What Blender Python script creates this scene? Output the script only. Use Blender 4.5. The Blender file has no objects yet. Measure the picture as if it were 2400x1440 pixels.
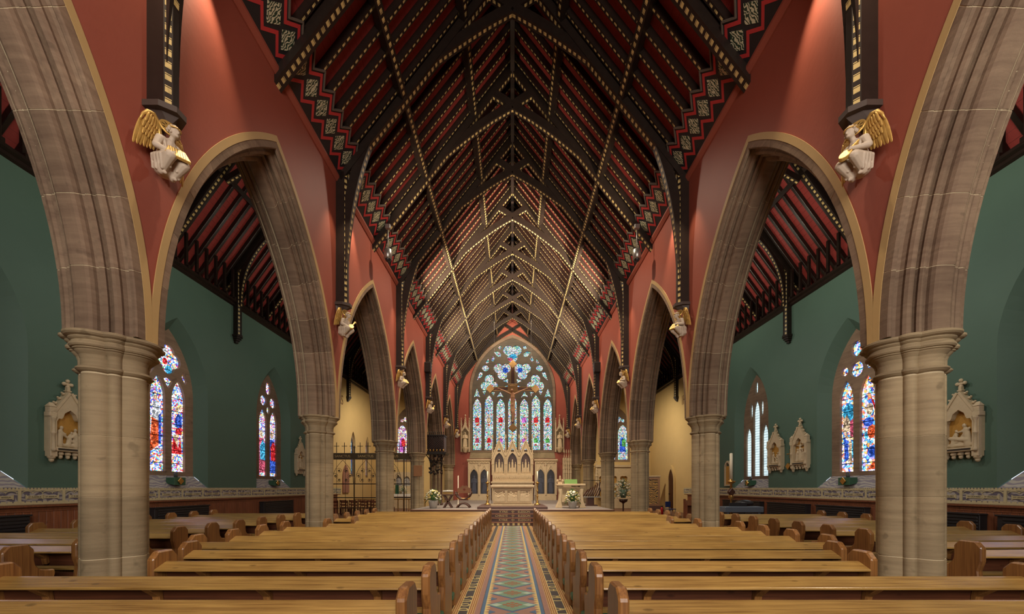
import bpy, bmesh, math, random
from mathutils import Vector, Matrix
random.seed(7)
scene = bpy.context.scene
COL = scene.collection
PI = math.pi
F = 914.0                      # focal length in pixels of the 2400 px frame
# ------------------------------------------------------------------ camera
cam = bpy.data.cameras.new('camera'); camo = bpy.data.objects.new('camera', cam); COL.objects.link(camo)
cam.sensor_fit = 'HORIZONTAL'; cam.sensor_width = 36.0; cam.lens = 36.0 * F / 2400.0
cam.shift_x = -1.0 / 2400.0; cam.shift_y = 424.0 / 2400.0
cam.clip_start = 0.05; cam.clip_end = 300
camo.location = (0, 0, 1.75); camo.rotation_euler = (PI / 2, 0, 0)
scene.camera = camo
# ------------------------------------------------------------------ world, lights, exposure
world = bpy.data.worlds.new('sky'); scene.world = world; world.use_nodes = True
world.node_tree.nodes['Background'].inputs[0].default_value = (0.75, 0.85, 1.0, 1)
world.node_tree.nodes['Background'].inputs[1].default_value = 0.6
vs = scene.view_settings
vs.view_transform = 'Standard'; vs.look = 'None'; vs.gamma = 1.0; vs.use_curve_mapping = False
vs.exposure = 1.12
scene.cycles.max_bounces = 7; scene.cycles.diffuse_bounces = 4; scene.cycles.glossy_bounces = 3
scene.cycles.transmission_bounces = 4; scene.cycles.transparent_max_bounces = 6
scene.cycles.sample_clamp_indirect = 6.0; scene.cycles.caustics_reflective = False; scene.cycles.caustics_refractive = False
scene.cycles.use_adaptive_sampling = True; scene.cycles.adaptive_threshold = 0.02

def aim(o, target):
    d = Vector(target) - Vector(o.location)
    o.rotation_euler = d.to_track_quat('-Z', 'Y').to_euler()
def area(loc, target, sx, sy, power, col):
    l = bpy.data.lights.new('frontal_fill', 'AREA'); l.shape = 'RECTANGLE'; l.size = sx; l.size_y = sy
    l.energy = power; l.color = col
    o = bpy.data.objects.new('frontal_fill', l); COL.objects.link(o); o.location = loc; aim(o, target); return o
def spot(loc, target, power, col, angle, blend=0.6, r=0.08):
    l = bpy.data.lights.new('spot_lamp', 'SPOT'); l.energy = power; l.color = col
    l.spot_size = math.radians(angle); l.spot_blend = blend; l.shadow_soft_size = r
    o = bpy.data.objects.new('spot_lamp', l); COL.objects.link(o); o.location = loc; aim(o, target); return o

S = 5.71                        # bay length
PY = [5.4 + S * i for i in range(6)]
WARM = (1.0, 0.74, 0.44); SOFT = (1.0, 0.86, 0.66); DAY = (0.86, 0.93, 1.0)
# added area light behind the camera: soft frontal fill along the nave
area((0.8, -6.3, 6.5), (0, 14, 4.0), 5.0, 6.0, 680, (1.0, 0.92, 0.82))
for s in (-1, 1):
    for y in PY[:4]:                      # grazing wall washers either side of each nave wall post
        spot((s * 4.66, y + 0.85, 10.5), (s * 5.06, y + 1.15, 5.5), 170, (1.0, 0.82, 0.56), 58, 0.8, 0.04)
        spot((s * 4.45, y - 0.55, 10.2), (s * 5.0, y - 0.2, 5.9), 80, (1.0, 0.80, 0.52), 52, 0.8, 0.04)
    for y in (5.4, 9.7, 14.0, 19.7):      # added aisle fill spots, hidden behind the arcade wall
        spot((s * 6.3, y, 9.2), (s * 12.0, y + 1.0, 3.0), 150 + 40 * s, (1.0, 0.92, 0.80), 140, 0.9, 0.15)
        spot((s * 6.4, y, 9.4), (s * 11.0, y + 1.0, 13.0), 170 + 60 * s, (1.0, 0.88, 0.7), 120, 0.9, 0.15)
for y in (6.2, 11.6, 15.5):               # pew spots on the trusses
    for s in (-1, 1):
        spot((s * 1.9, y, 13.6), (s * 2.6, y + 0.8, 0), 560, SOFT, 62, 0.8, 0.15)
spot((9.6, 1.6, 9.0), (5.7, 5.0, 4.6), 330, SOFT, 60, 0.8, 0.1)      # right aisle lamp behind the viewer
for y in (13.9, 19.6, 25.3, 30.8):        # wide fill spots added by the intermediate trusses to brighten walls and arches
    for s in (-1, 1):
        spot((s * 1.2, y + 0.3, 13.3), (s * 3.8, y + 0.6, 4.0), 540, SOFT, 120, 0.9, 0.15)
for s in (-1, 1):                         # chancel floods between wall posts and braces
    spot((s * 4.3, PY[1] + 0.5, 9.9), (-s * 1.5, 18.0, 15.2), 380, SOFT, 80, 0.9, 0.1)  # weaker flood added to soften the step up to the lit far roof
    spot((s * 4.3, PY[2] + 0.5, 9.9), (-s * 1.5, 23.5, 15.2), 4600, SOFT, 80, 0.9, 0.1)
    spot((s * 4.3, PY[3] + 0.5, 9.9), (-s * 1.5, 29.5, 15.2), 3200, SOFT, 80, 0.9, 0.1)
    spot((s * 4.3, PY[3] + 0.5, 9.6), (-s * 1.0, 33.0, 4.0), 800, SOFT, 60, 0.8, 0.1)
    spot((s * 4.3, PY[2] + 0.5, 9.5), (0, 21.5, 0.5), 900, SOFT, 60, 0.8, 0.1)
    spot((s * 7.0, 27.5, 8.8), (s * 11.0, 30.5, 3.5), 620, (1.0, 0.87, 0.66), 120, 0.9, 0.15)   # chapel lamps
# ------------------------------------------------------------------ mesh helpers
class MB:
    def __init__(self): self.v = []; self.f = []; self.uv = []; self.sm = []; self.mi = []
    def add(self, verts, faces, uvs=None, smooth=False, mi=0):
        b = len(self.v); self.v += [tuple(p) for p in verts]
        for k, f in enumerate(faces):
            self.f.append([b + i for i in f]); self.sm.append(smooth); self.mi.append(mi)
            self.uv.append(uvs[k] if uvs else None)
        return self
    def box(self, x0, x1, y0, y1, z0, z1, M=None, mi=0):
        p = [(x0,y0,z0),(x1,y0,z0),(x1,y1,z0),(x0,y1,z0),(x0,y0,z1),(x1,y0,z1),(x1,y1,z1),(x0,y1,z1)]
        if M: p = [M @ Vector(q) for q in p]
        return self.add(p, [(0,3,2,1),(4,5,6,7),(0,1,5,4),(1,2,6,5),(2,3,7,6),(3,0,4,7)], mi=mi)
    def prism(self, poly, a0, a1, axis='y', mi=0):
        n = len(poly)
        def P(p, a):
            if axis == 'y': return (p[0], a, p[1])
            if axis == 'x': return (a, p[0], p[1])
            return (p[0], p[1], a)
        vs_ = [P(p, a0) for p in poly] + [P(p, a1) for p in poly]
        fs = [tuple(range(n - 1, -1, -1)), tuple(range(n, 2 * n))]
        fs += [(i, (i + 1) % n, n + (i + 1) % n, n + i) for i in range(n)]
        return self.add(vs_, fs, mi=mi)
    def lathe(self, prof, seg=16, c=(0, 0, 0), smooth=True, M=None, mi=0):
        vs_ = []; fs = []
        for r, z in prof:
            for k in range(seg):
                a = 2 * PI * k / seg; q = Vector((c[0] + r * math.cos(a), c[1] + r * math.sin(a), c[2] + z))
                vs_.append(M @ q if M else q)
        for i in range(len(prof) - 1):
            for k in range(seg):
                k2 = (k + 1) % seg
                fs.append((i*seg+k, i*seg+k2, (i+1)*seg+k2, (i+1)*seg+k))
        fs.append(tuple(range(seg - 1, -1, -1))); fs.append(tuple((len(prof)-1)*seg + k for k in range(seg)))
        return self.add(vs_, fs, smooth=smooth, mi=mi)
    def tube(self, pts, r, seg=6, smooth=True, mi=0):
        pts = [Vector(p) for p in pts]; n = len(pts); vs_ = []; fs = []
        up = None
        for i, p in enumerate(pts):
            t = (pts[min(i + 1, n - 1)] - pts[max(i - 1, 0)]).normalized()
            if up is None:
                up = Vector((0, 0, 1)) if abs(t.z) < 0.9 else Vector((1, 0, 0))
            a = t.cross(up).normalized(); b = a.cross(t).normalized(); up = b
            rr = r[i] if isinstance(r, (list, tuple)) else r
            for k in range(seg):
                an = 2 * PI * k / seg; vs_.append(p + a * (rr * math.cos(an)) + b * (rr * math.sin(an)))
        for i in range(n - 1):
            for k in range(seg):
                k2 = (k + 1) % seg; fs.append((i*seg+k, i*seg+k2, (i+1)*seg+k2, (i+1)*seg+k))
        fs.append(tuple(range(seg - 1, -1, -1))); fs.append(tuple((n-1)*seg + k for k in range(seg)))
        return self.add(vs_, fs, smooth=smooth, mi=mi)
    def ball(self, c, r, seg=10, rings=7, M=None, mi=0):
        rx, ry, rz = r if isinstance(r, (list, tuple)) else (r, r, r)
        vs_ = [Vector((0, 0, -rz))]; fs = []
        for i in range(1, rings):
            th = PI * i / rings
            for k in range(seg):
                a = 2 * PI * k / seg
                vs_.append(Vector((rx*math.sin(th)*math.cos(a), ry*math.sin(th)*math.sin(a), -rz*math.cos(th))))
        vs_.append(Vector((0, 0, rz))); L = len(vs_) - 1
        for k in range(seg):
            k2 = (k + 1) % seg
            fs.append((0, 1 + k2, 1 + k)); fs.append((L, L - seg + k, L - seg + k2))
            for i in range(rings - 2):
                fs.append((1+i*seg+k, 1+i*seg+k2, 1+(i+1)*seg+k2, 1+(i+1)*seg+k))
        vs_ = [(M @ q if M else q) + Vector(c) for q in vs_]
        return self.add(vs_, fs, smooth=True, mi=mi)
    def mesh(self, name='mesh', bevel=0.0, fix=True):
        me = bpy.data.meshes.new(name); me.from_pydata(self.v, [], self.f)
        if any(u is not None for u in self.uv):
            ul = me.uv_layers.new(name='UVMap')
            for p, u in zip(me.polygons, self.uv):
                for k, li in enumerate(p.loop_indices): ul.data[li].uv = u[k] if u else (0, 9)
        for p, s_, m_ in zip(me.polygons, self.sm, self.mi): p.use_smooth = s_; p.material_index = m_
        if bevel or fix:
            bm = bmesh.new(); bm.from_mesh(me)
            if fix: bmesh.ops.recalc_face_normals(bm, faces=bm.faces)
            if bevel:
                es = [e for e in bm.edges if len(e.link_faces) == 2 and e.calc_face_angle(0) > 0.5]
                bmesh.ops.bevel(bm, geom=es, offset=bevel, segments=1, affect='EDGES', profile=0.5)
            bm.to_mesh(me); bm.free()
        return me

def obj(name, me, m=None, parent=None, loc=None, rot=None, scale=None):
    if isinstance(me, MB): me = me.mesh(name)
    if m is not None and len(me.materials) == 0:
        for q in (m if isinstance(m, (list, tuple)) else [m]): me.materials.append(q)
    o = bpy.data.objects.new(name, me); COL.objects.link(o)
    if parent is not None: o.parent = parent
    if loc is not None: o.location = loc
    if rot is not None: o.rotation_euler = rot
    if scale is not None: o.scale = scale
    return o
def thing(name, label, cat, loc=(0, 0, 0), rot=(0, 0, 0), group=None, scale=None):
    o = bpy.data.objects.new(name, None); COL.objects.link(o); o.empty_display_size = 0.1
    o.location = loc; o.rotation_euler = rot
    if scale: o.scale = scale
    o['label'] = label; o['category'] = cat
    if group: o['group'] = group
    return o
def tag(o, label, cat, group=None):
    o['label'] = label; o['category'] = cat
    if group: o['group'] = group
    return o
def struct(o, label=None):
    o['kind'] = 'structure'
    if label: o['label'] = label
    return o

from mathutils.geometry import delaunay_2d_cdt
def curve_mesh(polys, depth, bevel=0.0, name='plate'):
    """outline polys[0] with holes polys[1:], a slab of the given depth centred on local Z=0"""
    vs_, es = [], []
    loops = []
    for poly in polys:
        pl = []
        for p in poly:
            if not pl or math.hypot(p[0] - pl[-1][0], p[1] - pl[-1][1]) > 1e-5: pl.append(p)
        if math.hypot(pl[0][0] - pl[-1][0], pl[0][1] - pl[-1][1]) < 1e-5: pl.pop()
        b = len(vs_); n = len(pl); vs_ += [Vector(p) for p in pl]; es += [(b + i, b + (i + 1) % n) for i in range(n)]; loops.append(list(range(b, b + n)))
    v, e, f, ov, oe, of = delaunay_2d_cdt(vs_, es, [], 4, 1e-7)
    mb = MB(); n = len(v); h = depth / 2
    def inside(pt, lp):
        c = False; m = len(lp); x, y = pt
        for i in range(m):
            x1, y1 = vs_[lp[i]]; x2, y2 = vs_[lp[(i + 1) % m]]
            if (y1 > y) != (y2 > y) and x < (x2 - x1) * (y - y1) / (y2 - y1) + x1: c = not c
        return c
    ff = []
    for t in f:
        cx = sum(v[i][0] for i in t) / len(t); cy = sum(v[i][1] for i in t) / len(t)
        if any(inside((cx, cy), lp) for lp in loops[1:]): continue
        ff.append(tuple(t))
    mb.add([(p[0], p[1], h) for p in v] + [(p[0], p[1], -h) for p in v], ff + [tuple(n + i for i in reversed(t)) for t in ff])
    cnt = {}
    for t in ff:
        for i in range(len(t)):
            a_, b_ = t[i], t[(i + 1) % len(t)]
            k = (min(a_, b_), max(a_, b_)); cnt.setdefault(k, []).append((a_, b_))
    for k, q in cnt.items():
        if len(q) == 1:
            a_, b_ = q[0]; mb.f.append([a_, n + a_, n + b_, b_]); mb.uv.append(None); mb.sm.append(False); mb.mi.append(0)
    return mb.mesh(name)
def text_mesh(body, size, depth=0.004, align='CENTER', sx=1.0, shear=0.0):
    cu = bpy.data.curves.new('lettering', 'FONT'); cu.body = body; cu.size = size; cu.extrude = depth
    cu.align_x = align; cu.align_y = 'CENTER'; cu.shear = shear; cu.resolution_u = 3
    o = bpy.data.objects.new('lettering', cu); COL.objects.link(o)
    dg = bpy.context.evaluated_depsgraph_get()
    me = bpy.data.meshes.new_from_object(o.evaluated_get(dg))
    bpy.data.objects.remove(o); bpy.data.curves.remove(cu)
    for v in me.vertices: v.co.x *= sx
    return me
def sculpt(prims, voxel=0.02, name='figure', smooth=2):
    """continuous figure: tapered capsules ('c',p0,p1,r0,r1) and ellipsoids ('e',c,(r)) fused by a voxel remesh"""
    mb = MB()
    for p in prims:
        if p[0] == 'c':
            a, b = Vector(p[1]), Vector(p[2]); r0, r1 = p[3], p[4]; n = 5
            d = (b - a)
            if d.length < 1e-5: continue
            t = d.normalized(); pts = []; rs = []
            for i in range(4): ang = PI/2*(1-i/3); pts.append(a - t*(r0*math.sin(ang))); rs.append(max(r0*math.cos(ang), 0.002))
            for i in range(4): ang = PI/2*(i/3); pts.append(b + t*(r1*math.sin(ang))); rs.append(max(r1*math.cos(ang), 0.002))
            mb.tube(pts, rs, 10)
        else:
            M = p[3] if len(p) > 3 else None
            mb.ball(p[1], p[2], 14, 10, M)
    me = mb.mesh('raw')
    o = bpy.data.objects.new('raw', me); COL.objects.link(o)
    md = o.modifiers.new('r', 'REMESH'); md.mode = 'VOXEL'; md.voxel_size = voxel; md.use_smooth_shade = True
    ms = o.modifiers.new('s', 'SMOOTH'); ms.factor = 0.5; ms.iterations = smooth
    dg = bpy.context.evaluated_depsgraph_get()
    out = bpy.data.meshes.new_from_object(o.evaluated_get(dg)); out.name = name
    bpy.data.objects.remove(o); bpy.data.meshes.remove(me)
    return out

# pointed arch outline from spring to spring (left to right), two-centred
def arch_pts(a, h, n=12, cx=0.0, z0=0.0):
    R = (a * a + h * h) / (2 * a); out = []
    th_end = math.acos(max(-1, min(1, (R - a) / R)))
    for i in range(n + 1):
        th = th_end * i / n; out.append((cx - a + R - R * math.cos(th), z0 + R * math.sin(th)))
    return out + [(2 * cx - x, z) for x, z in reversed(out[:-1])]
def lancet(a, z0, zs, h, cx=0.0, n=10):
    return [(cx - a, z0)] + arch_pts(a, h, n, cx, zs) + [(cx + a, z0)]
def circle(cx, cz, r, n=20): return [(cx + r*math.cos(2*PI*i/n), cz + r*math.sin(2*PI*i/n)) for i in range(n)]
def foil(cx, cz, r, lobes=3, rot=PI/2, n=36, k=0.55):
    """multifoil outline: lobes circles of radius k*r placed at (1-k)*r"""
    out = []
    for i in range(n * 2):
        a = 2 * PI * i / (n * 2); best = 0.3 * r
        for j in range(lobes):
            la = rot + 2 * PI * j / lobes; d = (1 - k) * r; rr = k * r
            da = math.cos(a - la) * d; disc = rr * rr - (d * math.sin(a - la)) ** 2
            if disc > 0: best = max(best, da + math.sqrt(disc))
        out.append((cx + best * math.cos(a), cz + best * math.sin(a)))
    return out

# ------------------------------------------------------------------ materials
def lin(c):
    return tuple(((x / 255) / 12.92 if x / 255 <= 0.04045 else (((x / 255) + 0.055) / 1.055) ** 2.4) for x in c)
class N:
    def __init__(self, name):
        self.m = bpy.data.materials.new(name); self.m.use_nodes = True
        self.t = self.m.node_tree; self.b = self.t.nodes['Principled BSDF']
    def n(self, kind, **kw):
        nd = self.t.nodes.new(kind)
        for k, v in kw.items():
            if hasattr(nd, k): setattr(nd, k, v)
        return nd
    def l(self, a, b): self.t.links.new(a, b)
    def math(self, op, a, b=None):
        nd = self.t.nodes.new('ShaderNodeMath'); nd.operation = op
        for i, q in enumerate((a, b)):
            if q is None: continue
            if isinstance(q, (int, float)): nd.inputs[i].default_value = q
            else: self.l(q, nd.inputs[i])
        return nd.outputs[0]
    def mix(self, fac, a, b):
        nd = self.t.nodes.new('ShaderNodeMix'); nd.data_type = 'RGBA'
        for s_, q in ((0, fac), (6, a), (7, b)):
            if isinstance(q, (int, float)): nd.inputs[s_].default_value = q
            elif isinstance(q, tuple): nd.inputs[s_].default_value = (*q[:3], 1)
            else: self.l(q, nd.inputs[s_])
        return nd.outputs[2]
    def coord(self, kind='Object', scale=(1, 1, 1), rnd=True):
        if kind == 'World':
            g = self.n('ShaderNodeNewGeometry').outputs['Position']
        else: g = self.n('ShaderNodeTexCoord').outputs[kind]
        mp = self.n('ShaderNodeMapping'); self.l(g, mp.inputs[0]); mp.inputs['Scale'].default_value = scale
        if rnd and kind != 'World':
            oi = self.n('ShaderNodeObjectInfo'); vm = self.n('ShaderNodeVectorMath', operation='SCALE')
            vm.inputs[0].default_value = (37, 53, 71); self.l(oi.outputs['Random'], vm.inputs['Scale'])
            self.l(vm.outputs[0], mp.inputs['Location'])
        return mp.outputs[0]
    def noise(self, vec, scale, detail=4, rough=0.6):
        nd = self.n('ShaderNodeTexNoise'); self.l(vec, nd.inputs['Vector']); nd.inputs['Scale'].default_value = scale
        nd.inputs['Detail'].default_value = detail; nd.inputs['Roughness'].default_value = rough
        return nd.outputs['Fac']
    def ramp(self, fac, stops, const=False):
        nd = self.n('ShaderNodeValToRGB'); cr = nd.color_ramp
        if const: cr.interpolation = 'CONSTANT'
        while len(cr.elements) < len(stops): cr.elements.new(0.5)
        for e, (p, c) in zip(cr.elements, stops): e.position = p; e.color = (*c[:3], 1)
        self.l(fac, nd.inputs[0]); return nd.outputs[0]
    def bump(self, h, strength=0.2, dist=0.02):
        nd = self.n('ShaderNodeBump'); nd.inputs['Strength'].default_value = strength; nd.inputs['Distance'].default_value = dist
        self.l(h, nd.inputs['Height']); self.l(nd.outputs[0], self.b.inputs['Normal'])
    def out(self, col=None, rough=0.6, metal=0.0, spec=0.5):
        if col is not None:
            if isinstance(col, tuple): self.b.inputs['Base Color'].default_value = (*col[:3], 1)
            else: self.l(col, self.b.inputs['Base Color'])
        if isinstance(rough, (int, float)): self.b.inputs['Roughness'].default_value = rough
        else: self.l(rough, self.b.inputs['Roughness'])
        self.b.inputs['Metallic'].default_value = metal
        self.b.inputs['Specular IOR Level'].default_value = spec
        return self.m
def plain(name, rgb, rough=0.6, var=0.18, scale=5, bump=0.0, metal=0.0, spec=0.4, coord='Object', stretch=(1, 1, 1)):
    q = N(name); c = lin(rgb); v = q.coord(coord, stretch); f = q.noise(v, scale)
    col = q.mix(f, tuple(x * (1 - var) for x in c), tuple(min(1, x * (1 + var)) for x in c))
    if bump: q.bump(q.noise(v, scale * 6, 3), bump, 0.01)
    return q.out(col, rough, metal, spec)
def stone(name, rgb, rgb2, rough=0.85):
    q = N(name); v = q.coord('World'); a, b = lin(rgb), lin(rgb2)
    vb = q.coord('World', (0.6, 0.6, 9)); strat = q.noise(vb, 1.6, 5, 0.65); big = q.noise(v, 1.1, 4, 0.6); fine = q.noise(v, 30, 3, 0.7)
    f = q.math('ADD', q.math('MULTIPLY', strat, 0.55), q.math('MULTIPLY', big, 0.55))
    col = q.mix(q.ramp(f, [(0.32, (0, 0, 0)), (0.75, (1, 1, 1))]), a, b)
    oi = q.n('ShaderNodeObjectInfo'); rn = q.math('ADD', q.math('MULTIPLY', oi.outputs['Random'], 0.34), 0.82)
    vm = q.n('ShaderNodeVectorMath', operation='SCALE'); q.l(col, vm.inputs[0]); q.l(rn, vm.inputs['Scale'])
    col2 = q.mix(q.math('MULTIPLY', q.ramp(q.noise(v, 5, 2, 0.5), [(0.66, (0, 0, 0)), (0.74, (1, 1, 1))]), 0.35), vm.outputs[0], tuple(x * 0.35 for x in a))
    q.bump(q.math('ADD', fine, q.math('MULTIPLY', strat, 0.8)), 0.25, 0.012)
    return q.out(col2, rough, 0, 0.25)
def wood(name, rgb, rgb2, rough=0.35, gscale=3.0, axis=0, bump=0.08, coat=0.0):
    q = N(name); sc = [44, 44, 44]; sc[axis] = 1.3; v = q.coord('Object', tuple(sc))
    g = q.noise(v, gscale * 0.35, 5, 0.6); v2 = q.coord('Object', (1, 1, 1)); big = q.noise(v2, 1.3, 2)
    f = q.math('ADD', q.math('MULTIPLY', g, 0.8), q.math('MULTIPLY', big, 0.3))
    col = q.mix(q.ramp(f, [(0.35, (0, 0, 0)), (0.72, (1, 1, 1))]), lin(rgb2), lin(rgb))
    sk = [6, 6, 6]; sk[axis] = 2.4
    vo = q.n('ShaderNodeTexVoronoi'); q.l(q.coord('Object', tuple(sk)), vo.inputs['Vector']); vo.inputs['Scale'].default_value = 1.0
    knot = q.ramp(vo.outputs['Distance'], [(0.0, (1, 1, 1)), (0.09, (0.6, 0.6, 0.6)), (0.13, (0, 0, 0))])
    col = q.mix(q.math('MULTIPLY', knot, 0.6), col, tuple(x * 0.25 for x in lin(rgb2)))
    oi = q.n('ShaderNodeObjectInfo'); rn = q.math('ADD', q.math('MULTIPLY', oi.outputs['Random'], 0.24), 0.88)
    vm = q.n('ShaderNodeVectorMath', operation='SCALE'); q.l(col, vm.inputs[0]); q.l(rn, vm.inputs['Scale'])
    q.bump(q.noise(q.coord('Object', (1, 1, 1)), 48, 4), bump * 1.4, 0.006)
    m = q.out(vm.outputs[0], rough, 0, 0.5)
    if coat: q.b.inputs['Coat Weight'].default_value = coat; q.b.inputs['Coat Roughness'].default_value = 0.22
    return m
def wall_paint(name, rgb, rough=0.55):
    q = N(name); v = q.coord('World'); c = lin(rgb); f = q.noise(v, 0.9, 5, 0.6)
    col = q.mix(f, tuple(x * 0.9 for x in c), tuple(x * 1.1 for x in c))
    q.bump(q.noise(v, 9, 3), 0.12, 0.02)
    return q.out(col, rough, 0, 0.3)
def dashed(name, base, cream, period=0.17):
    q = N(name); uvn = q.n('ShaderNodeUVMap'); sep = q.n('ShaderNodeSeparateXYZ'); q.l(uvn.outputs[0], sep.inputs[0])
    u, vv = sep.outputs[0], sep.outputs[1]
    inv = q.math('MULTIPLY', q.math('GREATER_THAN', vv, 0.30), q.math('LESS_THAN', vv, 0.70))
    fr = q.math('FRACT', q.math('DIVIDE', u, period))
    d1 = q.math('MULTIPLY', q.math('GREATER_THAN', fr, 0.10), q.math('LESS_THAN', fr, 0.52))
    d2 = q.math('MULTIPLY', q.math('GREATER_THAN', fr, 0.58), q.math('LESS_THAN', fr, 0.66))
    v = q.coord('World'); wear = q.ramp(q.noise(v, 7, 3), [(0.3, (0.45, 0.45, 0.45)), (0.5, (1, 1, 1))])
    mask = q.math('MULTIPLY', q.math('MULTIPLY', inv, q.math('MAXIMUM', d1, d2)), wear)
    nb = q.noise(v, 6, 4); b = lin(base)
    bc = q.mix(nb, tuple(x * 0.6 for x in b), tuple(x * 1.5 for x in b))
    col = q.mix(mask, bc, lin(cream))
    return q.out(col, 0.42, 0, 0.4)
def leaf_panel(name, light, dark, scale=16.0, ramp=(0.42, 0.5, 0.58)):
    q = N(name); v = q.coord('Object', (1, 1, 1)); w = q.n('ShaderNodeTexWave'); q.l(v, w.inputs['Vector'])
    w.wave_type = 'RINGS'; w.inputs['Scale'].default_value = scale * 0.5; w.inputs['Distortion'].default_value = 9; w.inputs['Detail'].default_value = 1.5; w.inputs['Detail Scale'].default_value = 1.2
    col = q.ramp(w.outputs['Fac'], [(0.0, lin(dark)), (ramp[0], lin(dark)), (ramp[2], lin(light)), (1.0, lin(light))])
    return q.out(col, 0.5, 0, 0.4)
def glass(name, pal, scale=9.0, strength=1.2, lead=0.055, bar=0.45, soft=0.0):
    """daylit leaded glass: voronoi quarries in a palette, dark leads, horizontal saddle bars"""
    q = N(name); v = q.coord('World'); vo = q.n('ShaderNodeTexVoronoi'); q.l(v, vo.inputs['Vector']); vo.inputs['Scale'].default_value = scale
    ed = q.n('ShaderNodeTexVoronoi', feature='DISTANCE_TO_EDGE'); q.l(v, ed.inputs['Vector']); ed.inputs['Scale'].default_value = scale
    sep = q.n('ShaderNodeSeparateColor'); q.l(vo.outputs['Color'], sep.inputs[0])
    col = q.ramp(sep.outputs[0], [(i / len(pal), lin(c)) for i, c in enumerate(pal)], const=True)
    var = q.math('ADD', q.math('MULTIPLY', sep.outputs[1], 0.9), 0.45)
    sx = q.n('ShaderNodeSeparateXYZ'); q.l(v, sx.inputs[0])
    br = q.math('GREATER_THAN', q.math('ABSOLUTE', q.math('SUBTRACT', q.math('FRACT', q.math('DIVIDE', sx.outputs[2], bar)), 0.5)), 0.022 / bar * 0.55)
    ld = q.math('GREATER_THAN', ed.outputs['Distance'], lead)
    st = q.math('MULTIPLY', q.math('MULTIPLY', q.math('ADD', q.math('MULTIPLY', ld, 0.88), 0.12), br), q.math('MULTIPLY', var, strength))
    em = q.n('ShaderNodeEmission'); q.l(col, em.inputs[0]); q.l(st, em.inputs[1])
    q.l(em.outputs[0], q.t.nodes['Material Output'].inputs[0])
    return q.m
def lattice_glass(name, rgb, strength=1.0, cell=0.11):
    q = N(name); v = q.coord('World'); sx = q.n('ShaderNodeSeparateXYZ'); q.l(v, sx.inputs[0])
    ok = None
    for ax, c in ((1, cell * 0.85), (2, cell)):
        g = q.math('GREATER_THAN', q.math('ABSOLUTE', q.math('SUBTRACT', q.math('FRACT', q.math('DIVIDE', sx.outputs[ax], c)), 0.5)), 0.06)
        ok = g if ok is None else q.math('MULTIPLY', ok, g)
    st = q.math('MULTIPLY', q.math('ADD', q.math('MULTIPLY', ok, 0.85), 0.15), q.math('ADD', q.math('MULTIPLY', q.noise(v, 3), strength), strength * 0.5))
    em = q.n('ShaderNodeEmission'); em.inputs[0].default_value = (*lin(rgb), 1); q.l(st, em.inputs[1])
    q.l(em.outputs[0], q.t.nodes['Material Output'].inputs[0]); return q.m

M = {}
M['red_wall'] = wall_paint('red_wall_paint', (150, 78, 62))
M['green_wall'] = wall_paint('green_wall_paint', (84, 110, 97))
M['cream_wall'] = wall_paint('cream_wall_paint', (208, 178, 122))
M['yellow'] = wall_paint('yellow_arch_paint', (182, 152, 102))
M['stone'] = stone('sandstone', (124, 108, 84), (170, 152, 120))
M['arch_stone'] = stone('arch_sandstone', (102, 82, 68), (146, 124, 102))
M['tracery'] = stone('backlit_tracery_stone', (62, 55, 48), (88, 79, 68))  # backlit shade of the east tracery put into the stone colour
M['carved'] = plain('carved_stone', (196, 174, 140), 0.8, 0.2, 6, 0.3, coord='World')
M['plaster'] = plain('painted_plaster_relief', (200, 182, 150), 0.75, 0.15, 8, 0.2)
M['mortar'] = plain('pale_mortar', (196, 180, 148), 0.9, 0.1)
M['timber'] = plain('black_timber', (40, 30, 25), 0.32, 0.5, 6, 0.15, coord='World')
M['dash'] = dashed('black_timber_with_cream_dashes', (36, 27, 22), (206, 180, 118))
M['board'] = plain('red_ceiling_board', (140, 50, 45), 0.6, 0.25, 3, 0.1, coord='World')
M['frieze_black'] = plain('black_painted_board', (34, 32, 33), 0.5, 0.25)
M['frieze_red'] = plain('scarlet_painted_band', (176, 52, 52), 0.5, 0.12)
M['frieze_grey'] = plain('grey_moulding', (96, 86, 76), 0.5, 0.15)
M['leaf'] = leaf_panel('cream_leaf_scroll_panel', (196, 190, 158), (40, 58, 42), 20)
M['pew'] = wood('honey_pine', (172, 138, 76), (112, 80, 40), 0.28, 3.0, 0, 0.14, 0.4)
M['pew_end'] = wood('pew_end_pine', (154, 108, 58), (100, 62, 34), 0.36, 3.0, 2, 0.08, 0.3)
M['pew_dark'] = wood('dark_red_pine', (104, 60, 38), (66, 36, 24), 0.45, 3.0, 0)
M['dark_wood'] = wood('dark_oak', (84, 46, 28), (48, 26, 18), 0.4, 3.0, 2)
M['wainscot'] = wood('wainscot_pine', (150, 92, 60), (100, 56, 38), 0.45, 3.0, 2)
M['kneeler'] = plain('green_vinyl', (58, 96, 74), 0.35, 0.15)
M['white'] = plain('white_cloth', (226, 222, 214), 0.7, 0.05)
M['gold'] = plain('gilding', (214, 174, 96), 0.38, 0.3, 12, 0.3, 0.45)
M['oldgold'] = plain('dull_gilding', (128, 96, 54), 0.5, 0.3, 8, 0.3, 0.3)
M['goldflat'] = plain('gilded_ground', (196, 150, 74), 0.5, 0.2, 14, 0.2, 0.35)
M['angel'] = plain('white_painted_carving', (196, 180, 160), 0.6, 0.12, 8)
M['steel'] = plain('brushed_metal', (168, 166, 160), 0.35, 0.1, 6, 0, 0.8)
M['iron'] = plain('wrought_iron', (40, 34, 30), 0.45, 0.3, 6, 0, 0.4)
M['radiator'] = plain('black_enamel', (44, 42, 44), 0.35, 0.2)
M['brass'] = plain('polished_brass', (190, 150, 84), 0.3, 0.15, 6, 0, 0.85)
M['carpet'] = plain('grey_sanctuary_floor', (132, 122, 116), 0.6, 0.12, 3, 0.1, coord='World')
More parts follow.
